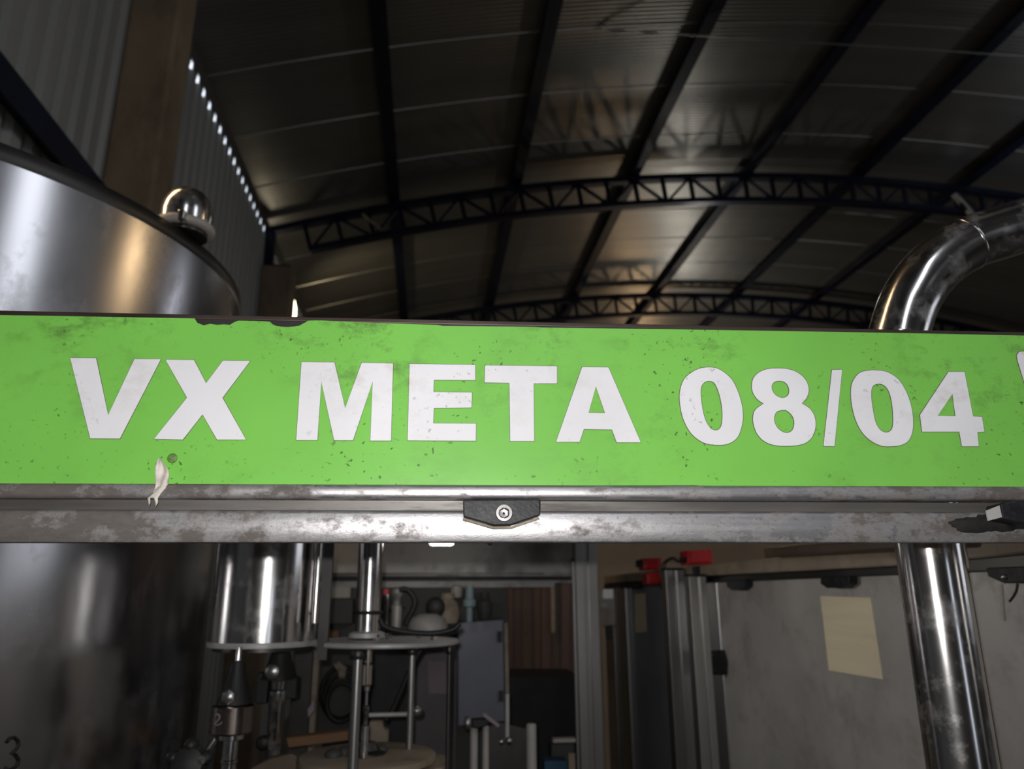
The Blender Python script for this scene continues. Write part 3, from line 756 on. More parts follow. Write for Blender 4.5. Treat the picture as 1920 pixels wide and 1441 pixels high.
wslab('panel', [(1816, 1066), (2300, 1043), (2300, 1043, 0), (1816, 1066, 0)], M['satin'], parent=pn3, off=0.006)
# notes
wslab('paper_sheet', [(1538, 1117), (1632, 1120), (1655, 1273), (1554, 1256)], M['paper'], 'blank yellowed paper sheet taped to the steel door left of the pipe', 'paper', off=0.0045, th=0.0008)
wslab('paper_sheet', [(1190, 1113), (1209, 1112), (1212, 1184), (1191, 1186)], M['paper'], 'narrow tan paper strip on the bluish door panel', 'paper', off=0.0045, th=0.0008)
# rails above the doors
def wl(x, ya, xa, yb, xb): return ya+(yb-ya)*(x-xa)/(xb-xa)
wslab('cream_rail', [(1132, wl(1132,1056,1339,1022,1669)+2), (1669, 1022), (1960, 992), (1960, 1034), (1669, 1061), (1339, 1078), (1132, 1094)], M['cream'], 'cream rail sloping over the steel doors behind the red switches', 'rail', off=-0.02, th=0.03, bevel=0.003)
wslab('dark_rail', [(1132, 1094.5), (1339, 1078.5), (1669, 1061.5), (2100, 1020), (2100, 1062), (1669, 1078), (1339, 1092), (1132, 1103)], M['darksteel'], 'dark steel rail just above the steel door tops', 'rail', off=-0.004, th=0.009, bevel=0.002)
b0, b1 = W.at(1436, 1036, -0.05), W.at(1780, 1012, -0.05)
bm = bmesh.new(); beam(bm, b0, b1, 0.012, 0.022); tag(link('brown_bar', bm, M['brownbar'], bevel=0.005), 'dark brown round ended bar above the cream rail left of the pipe', 'bar')
# posts in front of the wall
def profile_post(x0, x1, py, d, label, z0=0.9, z1=1.95, mat='alu', slots=True):
    a, b = pos(x0, py, d), pos(x1, py, d); wdt = (b-a).length; c = (a+b)/2
    t = thing('frame_post', Vector((c.x, c.y, z0)), label, 'post', 'aluminium frame posts')
    cc = c+SN*wdt/2; cc.z = (z0+z1)/2
    bm = bmesh.new()
    g = wdt*0.16
    obox(bm, cc, SS, SN, UP, wdt-g*0.0, wdt*0.8, z1-z0) if not slots else None
    if slots:
        for sx in (-1, 1):
            obox(bm, cc+SS*sx*(wdt/2-wdt*0.2), SS, SN, UP, wdt*0.4, wdt, z1-z0)
        obox(bm, cc, SS, SN, UP, wdt*0.24, wdt*0.7, z1-z0-0.001)
    link('extrusion', bm, M[mat], t, bevel=0.0015)
    bm = bmesh.new(); obox(bm, Vector((cc.x, cc.y, z1+0.003)), SS, SN, UP, wdt*0.98, wdt*0.98, 0.006); link('end_cap', bm, M['black'], t)
    return t
profile_post(1084, 1127, 1250, 2.2, 'square aluminium corner post behind the rail centre right', 1.001, 1.898)
profile_post(1077, 1083, 1250, 2.2, 'thin pale aluminium strip along the left side of the corner post', 1.001, 1.70, slots=False)
zp = pos(1262, 1068, 2.1).z
profile_post(1258, 1294, 1250, 2.1, 'aluminium post below the pair of stacked red switches', 0.0, zp)
profile_post(1303, 1336, 1250, 1.95, 'aluminium post below the larger red switch', 0.0, pos(1300, 1080, 1.95).z)
# bright reflector plate
t = thing('sensor_reflector', W.at(1140, 1140), 'small bright reflector plate at the top of the door next to the corner post', 'reflector')
PR = PL(2.2)
link('plate', slab(PR, [(1125, 1106), (1151, 1106), (1154, 1172), (1126, 1172)], 0.004), M['steel'], t, bevel=0.001)
link('lens', slab(PR, [(1130, 1104), (1149, 1104), (1150, 1122), (1130, 1122)], 0.004, -0.005), M['glare_white'], t, bevel=0.003)  # lens part is the glare on the plate, put in as white colour
link('latch', slab(PR, [(1135, 1174), (1146, 1174), (1148, 1198), (1137, 1198)], 0.01, -0.008), M['black'], t, bevel=0.002)
# red switches
def switch(pts, d, label, conn):
    p = PL(d); cx = sum(q[0] for q in pts)/4; cy = sum(q[1] for q in pts)/4
    t = thing('safety_switch', p.at(cx, cy), label, 'switch', 'red safety switches')
    link('housing', slab(p, pts, 0.07, 0.0), M['red'], t, bevel=0.004)
    link('lid', slab(p, [(x+(cx-x)*0.25, y+(cy-y)*0.25) for x, y in pts], 0.004, -0.003), M['red'], t, bevel=0.002)
    for c in conn: link('connector', slab(p, rect(*c), 0.018, 0.004), M['black'], t, bevel=0.003)
    return t
switch([(1205, 1046), (1241, 1045), (1242, 1067), (1207, 1068)], 2.30, 'upper of the two stacked red safety switches', [(1194, 1049, 1204, 1063)])
switch([(1212, 1073), (1237, 1072), (1240, 1094), (1214, 1096)], 2.31, 'lower of the two stacked red safety switches', [(1240, 1086, 1250, 1104)])
switch([(1287, 1031), (1336, 1029), (1338, 1056), (1289, 1059)], 2.0, 'large red safety switch at the right, on its own', [(1277, 1043, 1286, 1055), (1301, 1061, 1336, 1092)])
bm = bmesh.new(); tube(bm, smooth_path([pos(x, y, 2.2) for x, y in [(1243, 1058), (1252, 1050), (1262, 1046), (1273, 1052), (1284, 1050)]], 6), 0.0045, 10)
tag(link('switch_cable', bm, M['rubber'], smooth=True), 'short black cable between the red switches', 'cable')
bm = bmesh.new(); obox(bm, pos(1262, 1064, 2.16), SS, SN, UP, 0.06, 0.09, 0.022)
tag(link('mounting_bracket', bm, M['cream'], bevel=0.002), 'tan bracket between the red switches on top of the posts', 'bracket')
def wall_hinge(out, label, bolts=()):
    t = thing('hinge_block', W.at(sum(p[0] for p in out)/len(out), sum(p[1] for p in out)/len(out)), label, 'hinge', 'black enclosure hinges')
    wslab('body', out, M['black'], off=-0.014, th=0.018, parent=t, bevel=0.0015)
    for b in bolts:
        bm = bmesh.new(); lathe(bm, W.at(b[0], b[1], -0.0145), [(0.004, 0), (0.004, 0.002), (0.002, 0.003)], 14, -W.n); link('socket_bolt', bm, M['steel'], t, smooth=True, auto=40)
    return t
wall_hinge([(1362, 1087), (1398, 1085), (1398, 1099), (1390, 1106), (1371, 1106), (1362, 1099)], 'small black hinge at the top left of the wide steel door')
wall_hinge([(1538, 1082), (1592, 1079), (1592, 1094), (1581, 1102), (1550, 1102), (1538, 1094)], 'black hinge above the yellowed paper sheet')
wall_hinge([(1848, 1064), (1945, 1060), (1945, 1092), (1882, 1093), (1852, 1080)], 'large black hinge at the right edge behind the pipe', [(1883, 1081)])
wall_hinge([(1328, 1219), (1346, 1218), (1352, 1240), (1351, 1265), (1332, 1265)], 'black side latch on the left stile of the wide steel door', [(1339, 1227), (1342, 1256)])
wall_hinge([(1160, 1094), (1178, 1093), (1178, 1102), (1162, 1103)], 'tiny black hinge atop the bluish door beside the reflector')
wall_hinge([(1182, 1094), (1196, 1093), (1196, 1104), (1183, 1104)], 'tiny black hinge atop the bluish door above the tan strip')
wslab('peeled_strip', [(1871, 1095), (1876, 1095), (1881, 1163), (1878, 1163)], M['white'], 'thin pale strip hanging below the large right hinge', 'strip', off=0.003, th=0.002)
bm = bmesh.new(); tube(bm, smooth_path([W.at(x, y, -0.012) for x, y in [(1908, 1094), (1906, 1106), (1900, 1118), (1893, 1127)]], 5), 0.0016, 8)
tag(link('loose_wire', bm, M['rubber'], smooth=True), 'short curved black wire below the large right hinge', 'wire')

# ================================================================== INSIDE THE MACHINE
# valve housing
def vthing(name, px, py, d, label, cat, group=None):
    p = pos(px, py, d); return thing(name, p, label, cat, group), p
t, p = vthing('valve_housing', 492, 1205, 1.3, 'polished steel cylinder hanging below the rail beside the tank', 'cylinder')
rr = 94*pxm(1.3); zb = p.z
bm = bmesh.new(); lathe(bm, (p.x, p.y, 0), [(rr, zb), (rr, 1.899)], 72); link('jacket', bm, M['steel'], t, smooth=True, auto=50)
bm = bmesh.new(); lathe(bm, (p.x, p.y, 0), [(rr*1.01, zb-0.004), (rr*1.012, zb-0.002), (rr*1.012, zb+0.002), (rr, zb+0.004)], 72); link('bottom_lip', bm, M['satin'], t, smooth=True, auto=50)
bm = bmesh.new(); lathe(bm, (p.x, p.y, 0), [(rr*0.9, zb-0.010), (rr*0.9, zb-0.004)], 60); link('base_disc', bm, M['darksteel'], t, smooth=True, auto=50)
# filling valves
def prof(px, d, rows):
    """rows: (py, radius in px) -> lathe profile at world z"""
    return [(r_*pxm(d), zat(px, y_, d)) for y_, r_ in rows]
def valve(px, d, label, dy, big):
    t, p = vthing('filling_valve', px, 1300, d, label, 'valve', 'filling valves')
    c = (p.x, p.y, 0)
    q = lambda rows: prof(px, d, [(y_+dy, r_) for y_, r_ in rows])
    bm = bmesh.new(); lathe(bm, c, q([(1290, 6), (1268, 6), (1262, 8), (1255, 5.5), (1212, 5.5)]), 20); link('stem', bm, M['steel'], t, smooth=True, auto=40)
    bm = bmesh.new(); lathe(bm, c, q([(1318, 31), (1314, 30), (1290, 22), (1262, 15), (1240, 12), (1238, 6)]), 28); o = link('boot', bm, M['rubber'], t, smooth=True, auto=50)
    nut = pos(px-3, 1302+dy, d)-SN*(26*pxm(d)); bm = bmesh.new(); lathe(bm, nut, [(13*pxm(d), -0.004), (13.5*pxm(d), 0.0), (12*pxm(d), 0.005), (7*pxm(d), 0.0075), (0, 0.008)], 6 if big else 20, -SN, cap=False); link('nut', bm, M['alu'], t, smooth=True, auto=30)
    if big:
        bm = bmesh.new(); lathe(bm, c, q([(1372, 36), (1370, 38), (1322, 38), (1319, 34)]), 40); link('collar', bm, pbr('stained_steel_collar', (0.34, 0.28, 0.25), 0.25, 1.0, 0.12, 20), t, smooth=True, auto=40)
        bm = bmesh.new(); lathe(bm, c, q([(1386, 18), (1384, 22), (1376, 22), (1373, 18)]), 32); link('ring', bm, M['steel'], t, smooth=True, auto=40)
        bm = bmesh.new(); lathe(bm, c, q([(1600, 13), (1430, 13), (1428, 15), (1424, 15), (1422, 13), (1385, 13)]), 28); link('nozzle', bm, M['steel'], t, smooth=True, auto=40)
        # scratched figure on the collar
        def oncol(x, y): return pos(x, y, d) - SN*0
        r_ = 38.6*pxm(d); pts = []
        for x, y in [(404, 1341), (408, 1338), (412, 1341), (411, 1347), (406, 1353), (402, 1357), (408, 1359), (414, 1356), (416, 1353)]:
            dr = ray(x, y); o2 = Vector((EYE.x-p.x, EYE.y-p.y)); d2 = Vector((dr.x, dr.y)); A = d2.dot(d2); B = 2*o2.dot(d2); D = B*B-4*A*(o2.dot(o2)-r_*r_)
            pts.append(EYE+dr*((-B-math.sqrt(max(D, 0)))/(2*A)))
        bm = bmesh.new(); tube(bm, pts, 0.0008, 6); link('scratched_digit', bm, M['chalk'], t)
    else:
        bm = bmesh.new(); lathe(bm, c, q([(1600, 11), (1420, 12), (1415, 14), (1366, 14), (1362, 16), (1340, 16), (1337, 13), (1322, 14)]), 28); link('nozzle', bm, M['steel'], t, smooth=True, auto=40)
        for s_ in (-1, 1):
            a_ = pos(px+s_*27-2, 1335+dy, d); bm = bmesh.new(); obox(bm, a_+SN*0.01, SS, SN, UP, 20*pxm(d), 0.03, (52 if s_ < 0 else 36)*pxm(d)); link('bracket', bm, M['rubber'], t, bevel=0.002)
        a_ = pos(px-27, 1438+dy, d); bm = bmesh.new(); lathe(bm, a_, [(0.004, -0.012), (0.011, -0.009), (0.012, 0.004), (0.006, 0.008)], 20, -SN); link('knob', bm, M['rubber'], t, smooth=True)
valve(441, 1.2, 'nearer filling valve with a brown stained collar scratched 2', 0, True)
valve(521, 1.4, 'farther filling valve with black brackets right of the collared one', -46, False)
# thin side bar between housing and centre tube
t, p = vthing('guard_bar', 594, 1100, 1.25, 'thin upright steel bar right of the hanging cylinder', 'bar')
bm = bmesh.new(); lathe(bm, (p.x, p.y, 0), [(6*pxm(1.25), p.z-0.055), (6*pxm(1.25), 1.899)], 20); link('rod', bm, M['steel'], t, smooth=True, auto=50)
bm = bmesh.new(); obox(bm, Vector((p.x, p.y, p.z+0.1))+SS*0.013+SN*0.012, SS, SN, UP, 0.016, 0.012, 0.42); link('strip', bm, M['darksteel'], t)
# tan and dark plates seen past the cylinder
def bslab(name, d, pts, mat, label=None, cat=None, th=0.01, off=0.0, parent=None, group=None, bevel=0.0):
    o = link(name, slab(PL(d), pts, th, off), M[mat] if isinstance(mat, str) else mat, parent, bevel=bevel)
    if label: tag(o, label, cat, group)
    return o
bslab('side_plate', 1.75, [(556, 1200), (588, 1198), (588, 1198, 1.0), (556, 1200, 1.0)], 'darksteel', 'narrow grey steel plate behind the farther filling valve', 'plate')
bslab('tan_spacer', 1.9, [(582, 1206), (600, 1206), (596, 1206, 1.0), (584, 1206, 1.0)], 'beige', 'small tan spacer block left of the round plate', 'block', th=0.03)
# centre column with round plate
t, p = vthing('centre_column', 688, 1195, 1.34, 'polished upright tube passing through the round plate under the rail', 'tube')
c0 = (p.x, p.y, 0); d = 1.34
bm = bmesh.new(); lathe(bm, c0, [(23*pxm(d), zat(688, 1192, d)), (23*pxm(d), 1.899)], 40); link('tube', bm, M['steel'], t, smooth=True, auto=50)
zz = zat(688, 1148, d); bm = bmesh.new(); lathe(bm, c0, [(24*pxm(d), zz-0.003), (27.5*pxm(d), zz-0.0015), (27.5*pxm(d), zz+0.0015), (24*pxm(d), zz+0.003)], 40); link('seal_ring', bm, M['rubber'], t, smooth=True)
zz = zat(688, 1192, d); bm = bmesh.new(); lathe(bm, c0, [(33*pxm(d), zz-0.002), (33*pxm(d), zz+0.005), (25*pxm(d), zz+0.008)], 40); link('foot_flange', bm, M['satin'], t, smooth=True, auto=40)
q = pos(724, 1203, 1.34); prd = 133*pxm(1.34)
t = thing('round_plate', q, 'thin round steel plate under the centre tube, carried on rods', 'plate')
bm = bmesh.new(); lathe(bm, (q.x, q.y, q.z), [(prd-0.002, -0.004), (prd, -0.002), (prd, 0.002), (prd-0.002, 0.004)], 80); link('disc', bm, M['satin'], t, smooth=True, auto=40)
for bx, by in ((-15, -0.02), (4, 0.015), (60, 0.04), (-70, 0.03), (90, -0.03)):
    bm = bmesh.new(); lathe(bm, q+SS*bx*pxm(1.3)+SN*by, [(0.006, 0.004), (0.006, 0.010), (0.004, 0.013)], 6); link('bolt_head', bm, M['steel'], t)
def rod(px, py0, d, r, label, mat='alu', zb=1.0):
    t, p = vthing('support_rod', px, py0, d, label, 'rod', 'rods under the round plate')
    bm = bmesh.new(); lathe(bm, (p.x, p.y, 0), [(r*pxm(d), zb), (r*pxm(d), p.z)], 20); link('shank', bm, M[mat], t, smooth=True, auto=50)
    bm = bmesh.new(); lathe(bm, (p.x, p.y, 0), [(r*1.5*pxm(d), p.z-0.014), (r*1.7*pxm(d), p.z-0.012), (r*1.7*pxm(d), p.z-0.002), (r*1.4*pxm(d), p.z)], 20); link('cap_nut', bm, M['darksteel'], t, smooth=True, auto=50)
    return t
rod(672, 1217, 1.235, 9, 'nearest and thickest rod under the round plate, in front of the turntable')
rod(773, 1212, 1.44, 6, 'slim pale rod under the round plate right of the centre shaft', zb=pos(690, 1414, 1.4).z+0.001)
rod(843, 1209, 1.31, 4.2, 'thin dark rod under the right edge of the round plate', 'darksteel')
# centre shaft
t, p = vthing('centre_shaft', 686, 1330, 1.36, 'slim stepped shaft rising from the turntable hub', 'shaft'); c1 = (p.x, p.y, 0); d = 1.36
bm = bmesh.new(); lathe(bm, c1, prof(686, d, [(1420, 7), (1360, 7), (1356, 4), (1335, 4), (1332, 6), (1324, 6), (1321, 3), (1296, 3), (1294, 5.5), (1286, 5.5), (1283, 3), (1215, 3)]), 20); link('spindle', bm, M['steel'], t, smooth=True, auto=40)
bm = bmesh.new(); obox(bm, pos(686, 1265, 1.38)+SN*0.004, SS, SN, UP, 22*pxm(1.3), 0.018, 37*pxm(1.3)); link('tan_block', bm, M['beige'], t, bevel=0.002)
bm = bmesh.new(); obox(bm, pos(690, 1228, 1.38)+SN*0.01, SS, SN, UP, 13*pxm(1.3), 0.018, 30*pxm(1.3)); link('upper_block', bm, M['beige'], t, bevel=0.002)
# turntable
q = pos(690, 1414, 1.4)
t = thing('bottle_turntable', q, 'round beige turntable at the bottom centre, two stacked discs', 'turntable')
bm = bmesh.new(); lathe(bm, q, [(0.100, -0.012), (0.114, -0.010), (0.114, -0.001), (0.111, 0.001), (0.0, 0.001)], 72, cap=False); link('upper_disc', bm, M['beige'], t, smooth=True, auto=40)
bm = bmesh.new(); n = 72; c = q+Vector((0.010, 0.004, 0)); ring = []
for k in range(n):
    a = 2*math.pi*k/n; r_ = 0.126-0.009*(abs(math.sin(a*6)) < 0.35); ring.append(c+Vector((r_*math.cos(a), r_*math.sin(a), -0.028)))
prism(bm, ring, UP*0.015); link('star_disc', bm, M['beige'], t)
bm = bmesh.new(); lathe(bm, q, [(0.03, 0.001), (0.03, 0.004), (0.018, 0.008), (0.012, 0.02), (0.0, 0.022)], 32, cap=False); link('hub', bm, M['darksteel'], t, smooth=True, auto=40)
bm = bmesh.new(); lathe(bm, Vector((q.x, q.y, 0)), [(0.03, 1.0), (0.03, q.z-0.028)], 32); link('pedestal', bm, M['darksteel'], t, smooth=True, auto=40)
for dx, dy_, r_ in ((-0.040, 0.0, 0.011), (-0.055, -0.02, 0.014), (0.022, 0.012, 0.010)):
    bm = bmesh.new(); lathe(bm, q+SS*dx+SN*dy_, [(r_, 0.001), (r_*1.05, 0.006), (r_*0.7, 0.012), (0.0, 0.015)], 16, cap=False); link('clamp_piece', bm, M['darkgrey'], t, smooth=True)
t, p = vthing('wooden_guide', 596, 1386, 1.55, 'orange brown guide bar behind the turntable', 'guide bar')
bslab('bar', 1.55, [(536, 1383), (652, 1370), (653, 1388), (540, 1402)], 'wood', parent=t, th=0.03, bevel=0.002)
bslab('support_leg', 1.56, [(590, 1384), (604, 1384), (604, 1384, 1.0), (590, 1384, 1.0)], 'darksteel', parent=t, th=0.015)
bslab('tan_guide', 1.25, [(470, 1440), (505, 1422), (545, 1412), (556, 1418), (556, 1418, 1.0), (470, 1440, 1.0)], 'brownbar', 'brown guide piece at the bottom between valve and turntable', 'guide bar', th=0.02, bevel=0.002)
bslab('tan_housing', 1.75, [(692, 1352), (716, 1352), (718, 1366), (728, 1370), (728, 1370, 1.0), (692, 1352, 1.0)], 'beige', 'small tan block behind the shaft at the turntable', 'block', th=0.03, bevel=0.003)
# hoses
bm = bmesh.new(); tube(bm, smooth_path([pos(x, y, 1.22) for x, y in [(712, 1160), (722, 1174), (760, 1184), (810, 1187), (848, 1180), (862, 1168)]], 8), 5*pxm(1.22), 14)
tag(link('black_hose', bm, M['rubber'], smooth=True), 'thick black hose sagging across the top of the round plate', 'hose')
bm = bmesh.new(); tube(bm, smooth_path([pos(x, y, 1.5) for x, y in [(800, 1205), (784, 1226), (766, 1262), (748, 1304), (736, 1330), (722, 1350)]], 8), 4.5*pxm(1.5), 12)
tag(link('black_cable', bm, M['rubber'], smooth=True), 'black cable slanting down under the round plate', 'cable')
# rear canopy
t, p = vthing('rear_canopy', 850, 1045, 2.5, 'horizontal stainless canopy panel across the back of the machine', 'panel')
bslab('sheet', 2.5, [(598, 955), (1092, 955), (1092, 1074), (598, 1074)], 'satin', parent=t)
bslab('dark_gasket', 2.48, [(598, 1079), (1092, 1080), (1092, 1087), (598, 1089)], 'rubber', parent=t, th=0.015)
bslab('upper_gasket', 2.49, [(598, 1073.5), (1020, 1073.5), (1020, 1076), (598, 1077)], 'darksteel', parent=t, th=0.012)
bslab('lower_trim', 2.5, [(598, 1090), (1040, 1091), (1040, 1100), (598, 1101)], 'satin', parent=t, th=0.02)
bslab('backing', 2.52, [(598, 1072), (1092, 1072), (1092, 1092), (598, 1092)], 'satin', parent=t, th=0.004)
bslab('hanging_bracket', 2.47, [(1080, 1040), (1086, 1040), (1086, 1095), (1078, 1095)], 'darksteel', 'dark hanging bracket at the right end of the rear canopy', 'bracket', th=0.02)
# rear wall of the machine, lower
bslab('dark_backboard', 2.33, [(560, 1102), (952, 1102), (952, 1102, 1.0), (560, 1102, 1.0)], 'darkgrey', 'dark stained panel closing the back of the machine', 'panel', th=0.02)
bslab('label_sheet', 2.325, [(608, 1101), (657, 1101), (656, 1120), (607, 1121)], 'white', 'pale notice strip behind the centre tube at the left', 'label', th=0.004)
bslab('control_box', 2.25, [(600, 1122), (662, 1122), (660, 1170), (598, 1170)], 'darkgrey', 'dark grey box behind the centre tube at the left', 'box', th=0.08, bevel=0.004)
bslab('tan_plate', 2.29, [(602, 1184), (636, 1182), (634, 1196), (600, 1197)], 'wood', 'orange tan plate left of the centre tube above the round plate', 'plate', th=0.03)
# pneumatic gear row
g = 'pneumatic gear in the back'
def gear(name, d, rows, px, mat, label, cat, mats=None):
    t, p = vthing(name, px, rows[0][0], d, label, cat, g)
    bm = bmesh.new(); lathe(bm, (p.x, p.y, 0), prof(px, d, rows), 20); link('body', bm, M[mat], t, smooth=True, auto=40)
    zz = (zat(px, rows[0][0], d)+zat(px, rows[-1][0], d))/2; c = Vector((p.x, p.y, zz))
    bm = bmesh.new(); beam(bm, c, c+SN*(2.33-d), 0.008, 0.008); link('bracket', bm, M['darksteel'], t); return t, p
t, p = gear('air_regulator', 2.1, [(1178, 9), (1135, 10), (1132, 7), (1118, 8), (1112, 11), (1104, 9)], 743, 'satin', 'grey air regulator under the canopy right of the centre tube', 'regulator')
bm = bmesh.new(); lathe(bm, pos(724, 1109, 2.08), [(0.008, -0.01), (0.008, 0.01)], 16, -SN); link('red_knob', bm, M['red'], t, smooth=True, auto=40)
t, p = gear('pneumatic_valve', 2.1, [(1168, 20), (1150, 24), (1130, 20), (1122, 12), (1112, 13)], 838, 'beige', 'rounded beige valve body under the canopy', 'valve')
bm = bmesh.new(); lathe(bm, pos(816, 1138, 2.05), [(0.02, -0.02), (0.026, 0.0), (0.018, 0.006)], 20, -SN); link('hand_wheel', bm, M['rubber'], t, smooth=True, auto=40)
t, p = gear('grey_motor', 2.0, [(1186, 36), (1172, 37), (1158, 30), (1150, 16)], 802, 'satin', 'domed grey motor cover behind the sagging hose', 'motor')
t, p = gear('white_fitting', 2.15, [(1120, 9), (1117, 11), (1098, 11), (1096, 8)], 856, 'white', 'small white fitting under the canopy', 'fitting')
t, p = gear('blue_fitting', 2.1, [(1165, 6), (1138, 6), (1136, 12), (1124, 12), (1122, 8), (1098, 7)], 880, 'paleblue', 'pale blue fitting right of the white one', 'fitting')
t, p = gear('dark_filter', 2.1, [(1160, 10), (1145, 14), (1128, 14), (1122, 9), (1110, 8)], 908, 'darkgrey', 'dark filter bowl at the right end of the pneumatic row', 'filter')
t, p = gear('slim_cylinder', 2.1, [(1180, 4), (1140, 4), (1138, 5), (1110, 5)], 724, 'steel', 'slim steel air cylinder right beside the centre tube', 'cylinder')
bm = bmesh.new(); tube(bm, smooth_path([pos(x, y, 1.95) for x, y in [(748, 1106), (760, 1104), (772, 1113), (778, 1128), (772, 1146), (764, 1160), (760, 1172)]], 8), 5*pxm(1.95), 12)
tag(link('looped_hose', bm, M['rubber'], smooth=True), 'black hose looping down from the grey air regulator', 'hose', g)
# cabinet and paper
t, p = vthing('inner_cabinet', 900, 1260, 2.22, 'blue grey steel cabinet door with two black hinges, centre right', 'cabinet')
bslab('door', 2.225, [(858, 1166), (944, 1160), (948, 1352), (858, 1362)], pbr('cabinet_steel', (0.15, 0.155, 0.185), 0.45, 0.3, 0.15, 6), parent=t, th=0.10, bevel=0.003)
bslab('hinge', 2.22, [(932, 1183), (941, 1183), (941, 1204), (932, 1203)], 'rubber', parent=t, th=0.012, off=-0.004)
bslab('hinge', 2.22, [(935, 1295), (944, 1295), (944, 1315), (935, 1315)], 'rubber', parent=t, th=0.012, off=-0.004)
bslab('edge_strip', 2.22, [(945, 1168), (952, 1166), (956, 1352), (949, 1353)], 'cream', parent=t, th=0.02)
bslab('steel_sheet', 2.315, [(770, 1195), (857, 1195), (857, 1195, 1.0), (770, 1195, 1.0)], pbr('dull_sheet', (0.13, 0.115, 0.115), 0.5, 0.3, 0.2, 6), 'dull steel panel behind the thin rods', 'panel', th=0.01)
bslab('pink_paper', 2.312, [(802, 1238), (836, 1238), (837, 1300), (804, 1300)], 'pinkpaper', 'pinkish paper behind the thin dark rod', 'paper', th=0.002)
bslab('dark_cabinet', 2.2, [(700, 1215), (768, 1215), (768, 1215, 1.0), (700, 1215, 1.0)], 'rubber', 'black cabinet behind the slanting cable', 'cabinet', th=0.12)
t, p = vthing('coiled_hose', 645, 1300, 2.0, 'dark coiled hose bundle left of the thick rod', 'hose')
for k in range(3):
    bm = bmesh.new(); c = pos(640, 1298+k*9, 2.32-0.015*k); r_ = (44-6*k)*pxm(2.3)
    tube(bm, [c+SS*r_*math.cos(a)*0.8+UP*r_*math.sin(a) for a in [2*math.pi*i/28 for i in range(29)]], 0.007, 10); link('coil', bm, M['rubber'], t, smooth=True)
t, p = vthing('pale_glove', 633, 1262, 1.95, 'crumpled pale rag hung left of the thick rod', 'rag')
bm = bmesh.new()
for k in range(4):
    a = pos(628+k*6, 1240+abs(k-1)*4, 2.30); b = pos(640+k, 1272, 2.30); tube(bm, smooth_path([a, (a+b)/2+SS*0.004-SN*0.006, b], 5), [0.004+0.002*math.sin(i) for i in range(11)], 10)
link('cloth', bm, M['beige'], t, smooth=True)
bslab('blade_plate', 1.745, [(577, 1330), (588, 1312), (590, 1330), (578, 1345)], 'pinkpaper', 'small pale angled plate behind the farther valve', 'plate', th=0.004)
t, p = vthing('cross_rail', 725, 1340, 1.7, 'thin horizontal steel rail between the rods', 'rail')
bm = bmesh.new(); tube(bm, [pos(692, 1340, 1.455), pos(780, 1338, 1.455)], 0.004, 12); link('bar', bm, M['satin'], t, smooth=True, auto=50)
bm = bmesh.new(); lathe(bm, pos(782, 1332, 1.45), [(0.006, -0.008), (0.010, 0), (0.005, 0.008)], 14, -SN); link('knob', bm, M['alu'], t, smooth=True)
# brown curtain
t, p = vthing('strip_curtain', 1015, 1180, 3.57, 'dark brown plastic strip curtain behind the machine, right of the cabinet', 'curtain')
for k in range(8):
    x0 = 944+k*18
    bslab('strip', 3.57, [(x0, 1000), (x0+17, 1000), (x0+17.5, 1266+random.random()*4), (x0, 1266+random.random()*4)], 'curtain' if k not in (2, 5) else 'brownbar', parent=t, th=0.006, off=0.012*(k % 2))
bslab('tan_batten', 3.54, [(1031, 1000), (1038, 1000), (1041, 1184), (1034, 1186)], 'cream', 'thin upright tan batten in front of the brown curtain', 'batten', th=0.02)
bslab('dark_void_box', 2.7, [(952, 1268), (1086, 1268), (1086, 1268, 0), (952, 1268, 0)], 'rubber', 'black box put in as the dark void below the brown curtain', 'box', th=0.3)  # darkness of the void under the curtain, put in as a black box
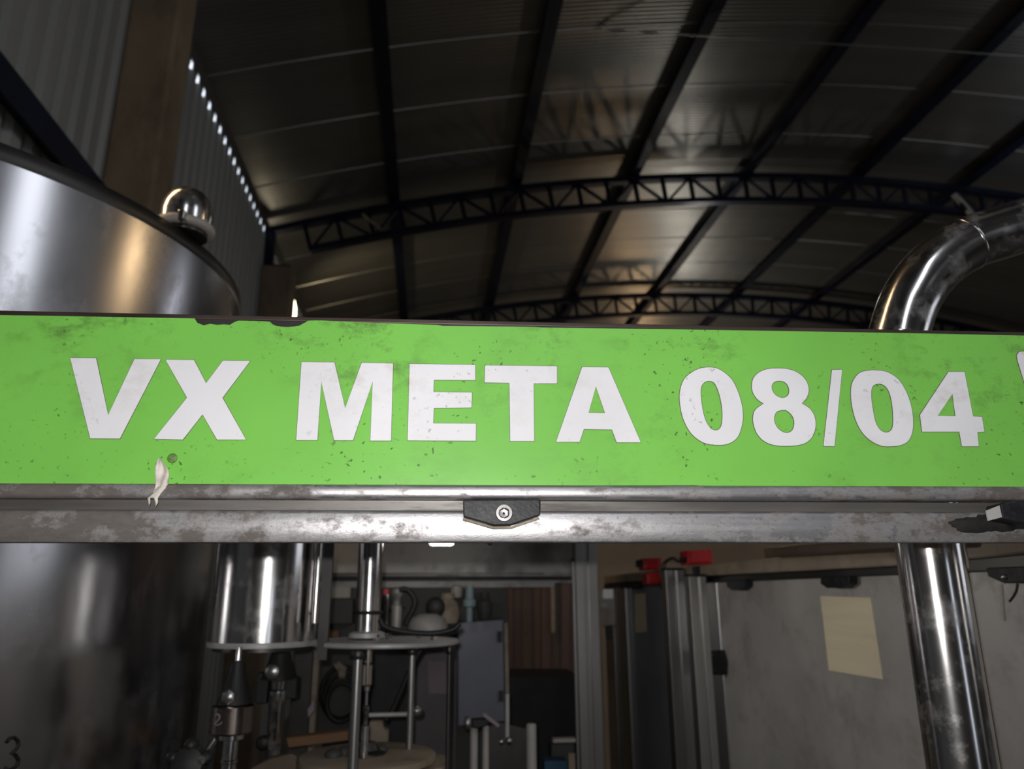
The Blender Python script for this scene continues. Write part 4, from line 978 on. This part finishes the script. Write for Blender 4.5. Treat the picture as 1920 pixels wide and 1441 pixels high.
# white guides bottom
for k, (a, b, y0, lab) in enumerate([(882, 896, 1362, 'leftmost white plastic guide post, under the black clamp'), (905, 917, 1360, 'middle white plastic guide post'), (987, 1005, 1356, 'rightmost and thickest white plastic guide post')]):
    c = pos((a+b)/2, y0, 1.75); r_ = (b-a)/2*pxm(1.75)
    bm = bmesh.new(); lathe(bm, (c.x, c.y, 0), [(r_, 1.0), (r_, c.z-0.003), (r_*0.8, c.z)], 24)
    tag(link('guide_post', bm, M['white'], smooth=True, auto=50), lab, 'post', 'white guide posts')
t, p = vthing('black_clamp', 897, 1355, 1.72, 'black clamp joining the tops of two white guide posts', 'clamp')
bslab('jaw', 1.72, [(884, 1349), (918, 1347), (918, 1357), (898, 1366), (884, 1364)], 'rubber', parent=t, th=0.03, bevel=0.003)
bm = bmesh.new(); lathe(bm, pos(877, 1355, 1.7), [(6*pxm(1.7), -0.012), (7*pxm(1.7), 0.0), (5*pxm(1.7), 0.012)], 16); link('screw', bm, M['alu'], t, smooth=True)
bslab('tan_backplate', 1.85, [(917, 1362), (942, 1356), (988, 1366), (988, 1366, 1.0), (917, 1362, 1.0)], 'darksteel', 'dull plate between the white guide posts', 'plate', th=0.01)
t, p = vthing('adjusting_pin', 952, 1388, 1.7, 'upright pin with two bright steel balls between the guide posts', 'pin')
bm = bmesh.new(); tube(bm, [pos(951, 1300, 1.72), pos(951, 1384, 1.72)], 4*pxm(1.72), 12); link('pin', bm, M['satin'], t, smooth=True, auto=50)
for x, y, r_ in ((939, 1390, 5), (954, 1388, 6.5)):
    bm = bmesh.new(); bmesh.ops.create_uvsphere(bm, u_segments=16, v_segments=10, radius=r_*pxm(1.7), matrix=Matrix.Translation(pos(x, y, 1.7))); link('ball', bm, M['steel'], t, smooth=True)
bm = bmesh.new(); beam(bm, pos(906, 1338, 1.7), pos(936, 1361, 1.7), 0.006, 0.007); tag(link('pink_lever', bm, M['pinkpaper'], bevel=0.001), 'thin slanting pinkish lever above the white guide posts', 'lever')
bslab('blue_crate', 2.0, [(929, 1420), (972, 1420), (972, 1420, 1.0), (929, 1420, 1.0)], 'blue', 'dark blue crate between the guide posts at the bottom edge', 'crate', th=0.06, bevel=0.003)
bslab('blue_crate', 2.1, [(1020, 1426), (1064, 1426), (1064, 1426, 1.0), (1020, 1426, 1.0)], 'blue', 'dark blue crate left of the corner post at the bottom edge', 'crate', th=0.06, bevel=0.003)
bslab('pale_bar', 2.0, [(1037, 1385), (1080, 1384), (1080, 1392), (1036, 1393)], 'white', 'short pale bar against the corner post near the bottom', 'bar', th=0.03, bevel=0.003)
bslab('grey_bin', 2.18, [(1034, 1396), (1076, 1394), (1076, 1394, 1.0), (1034, 1396, 1.0)], 'darkgrey', 'dark bin under the short pale bar', 'bin', th=0.08)
bslab('tan_post', 2.05, [(1066, 1412), (1078, 1412), (1078, 1412, 1.0), (1066, 1412, 1.0)], 'beige', 'short tan upright beside the second blue crate', 'post', th=0.02)
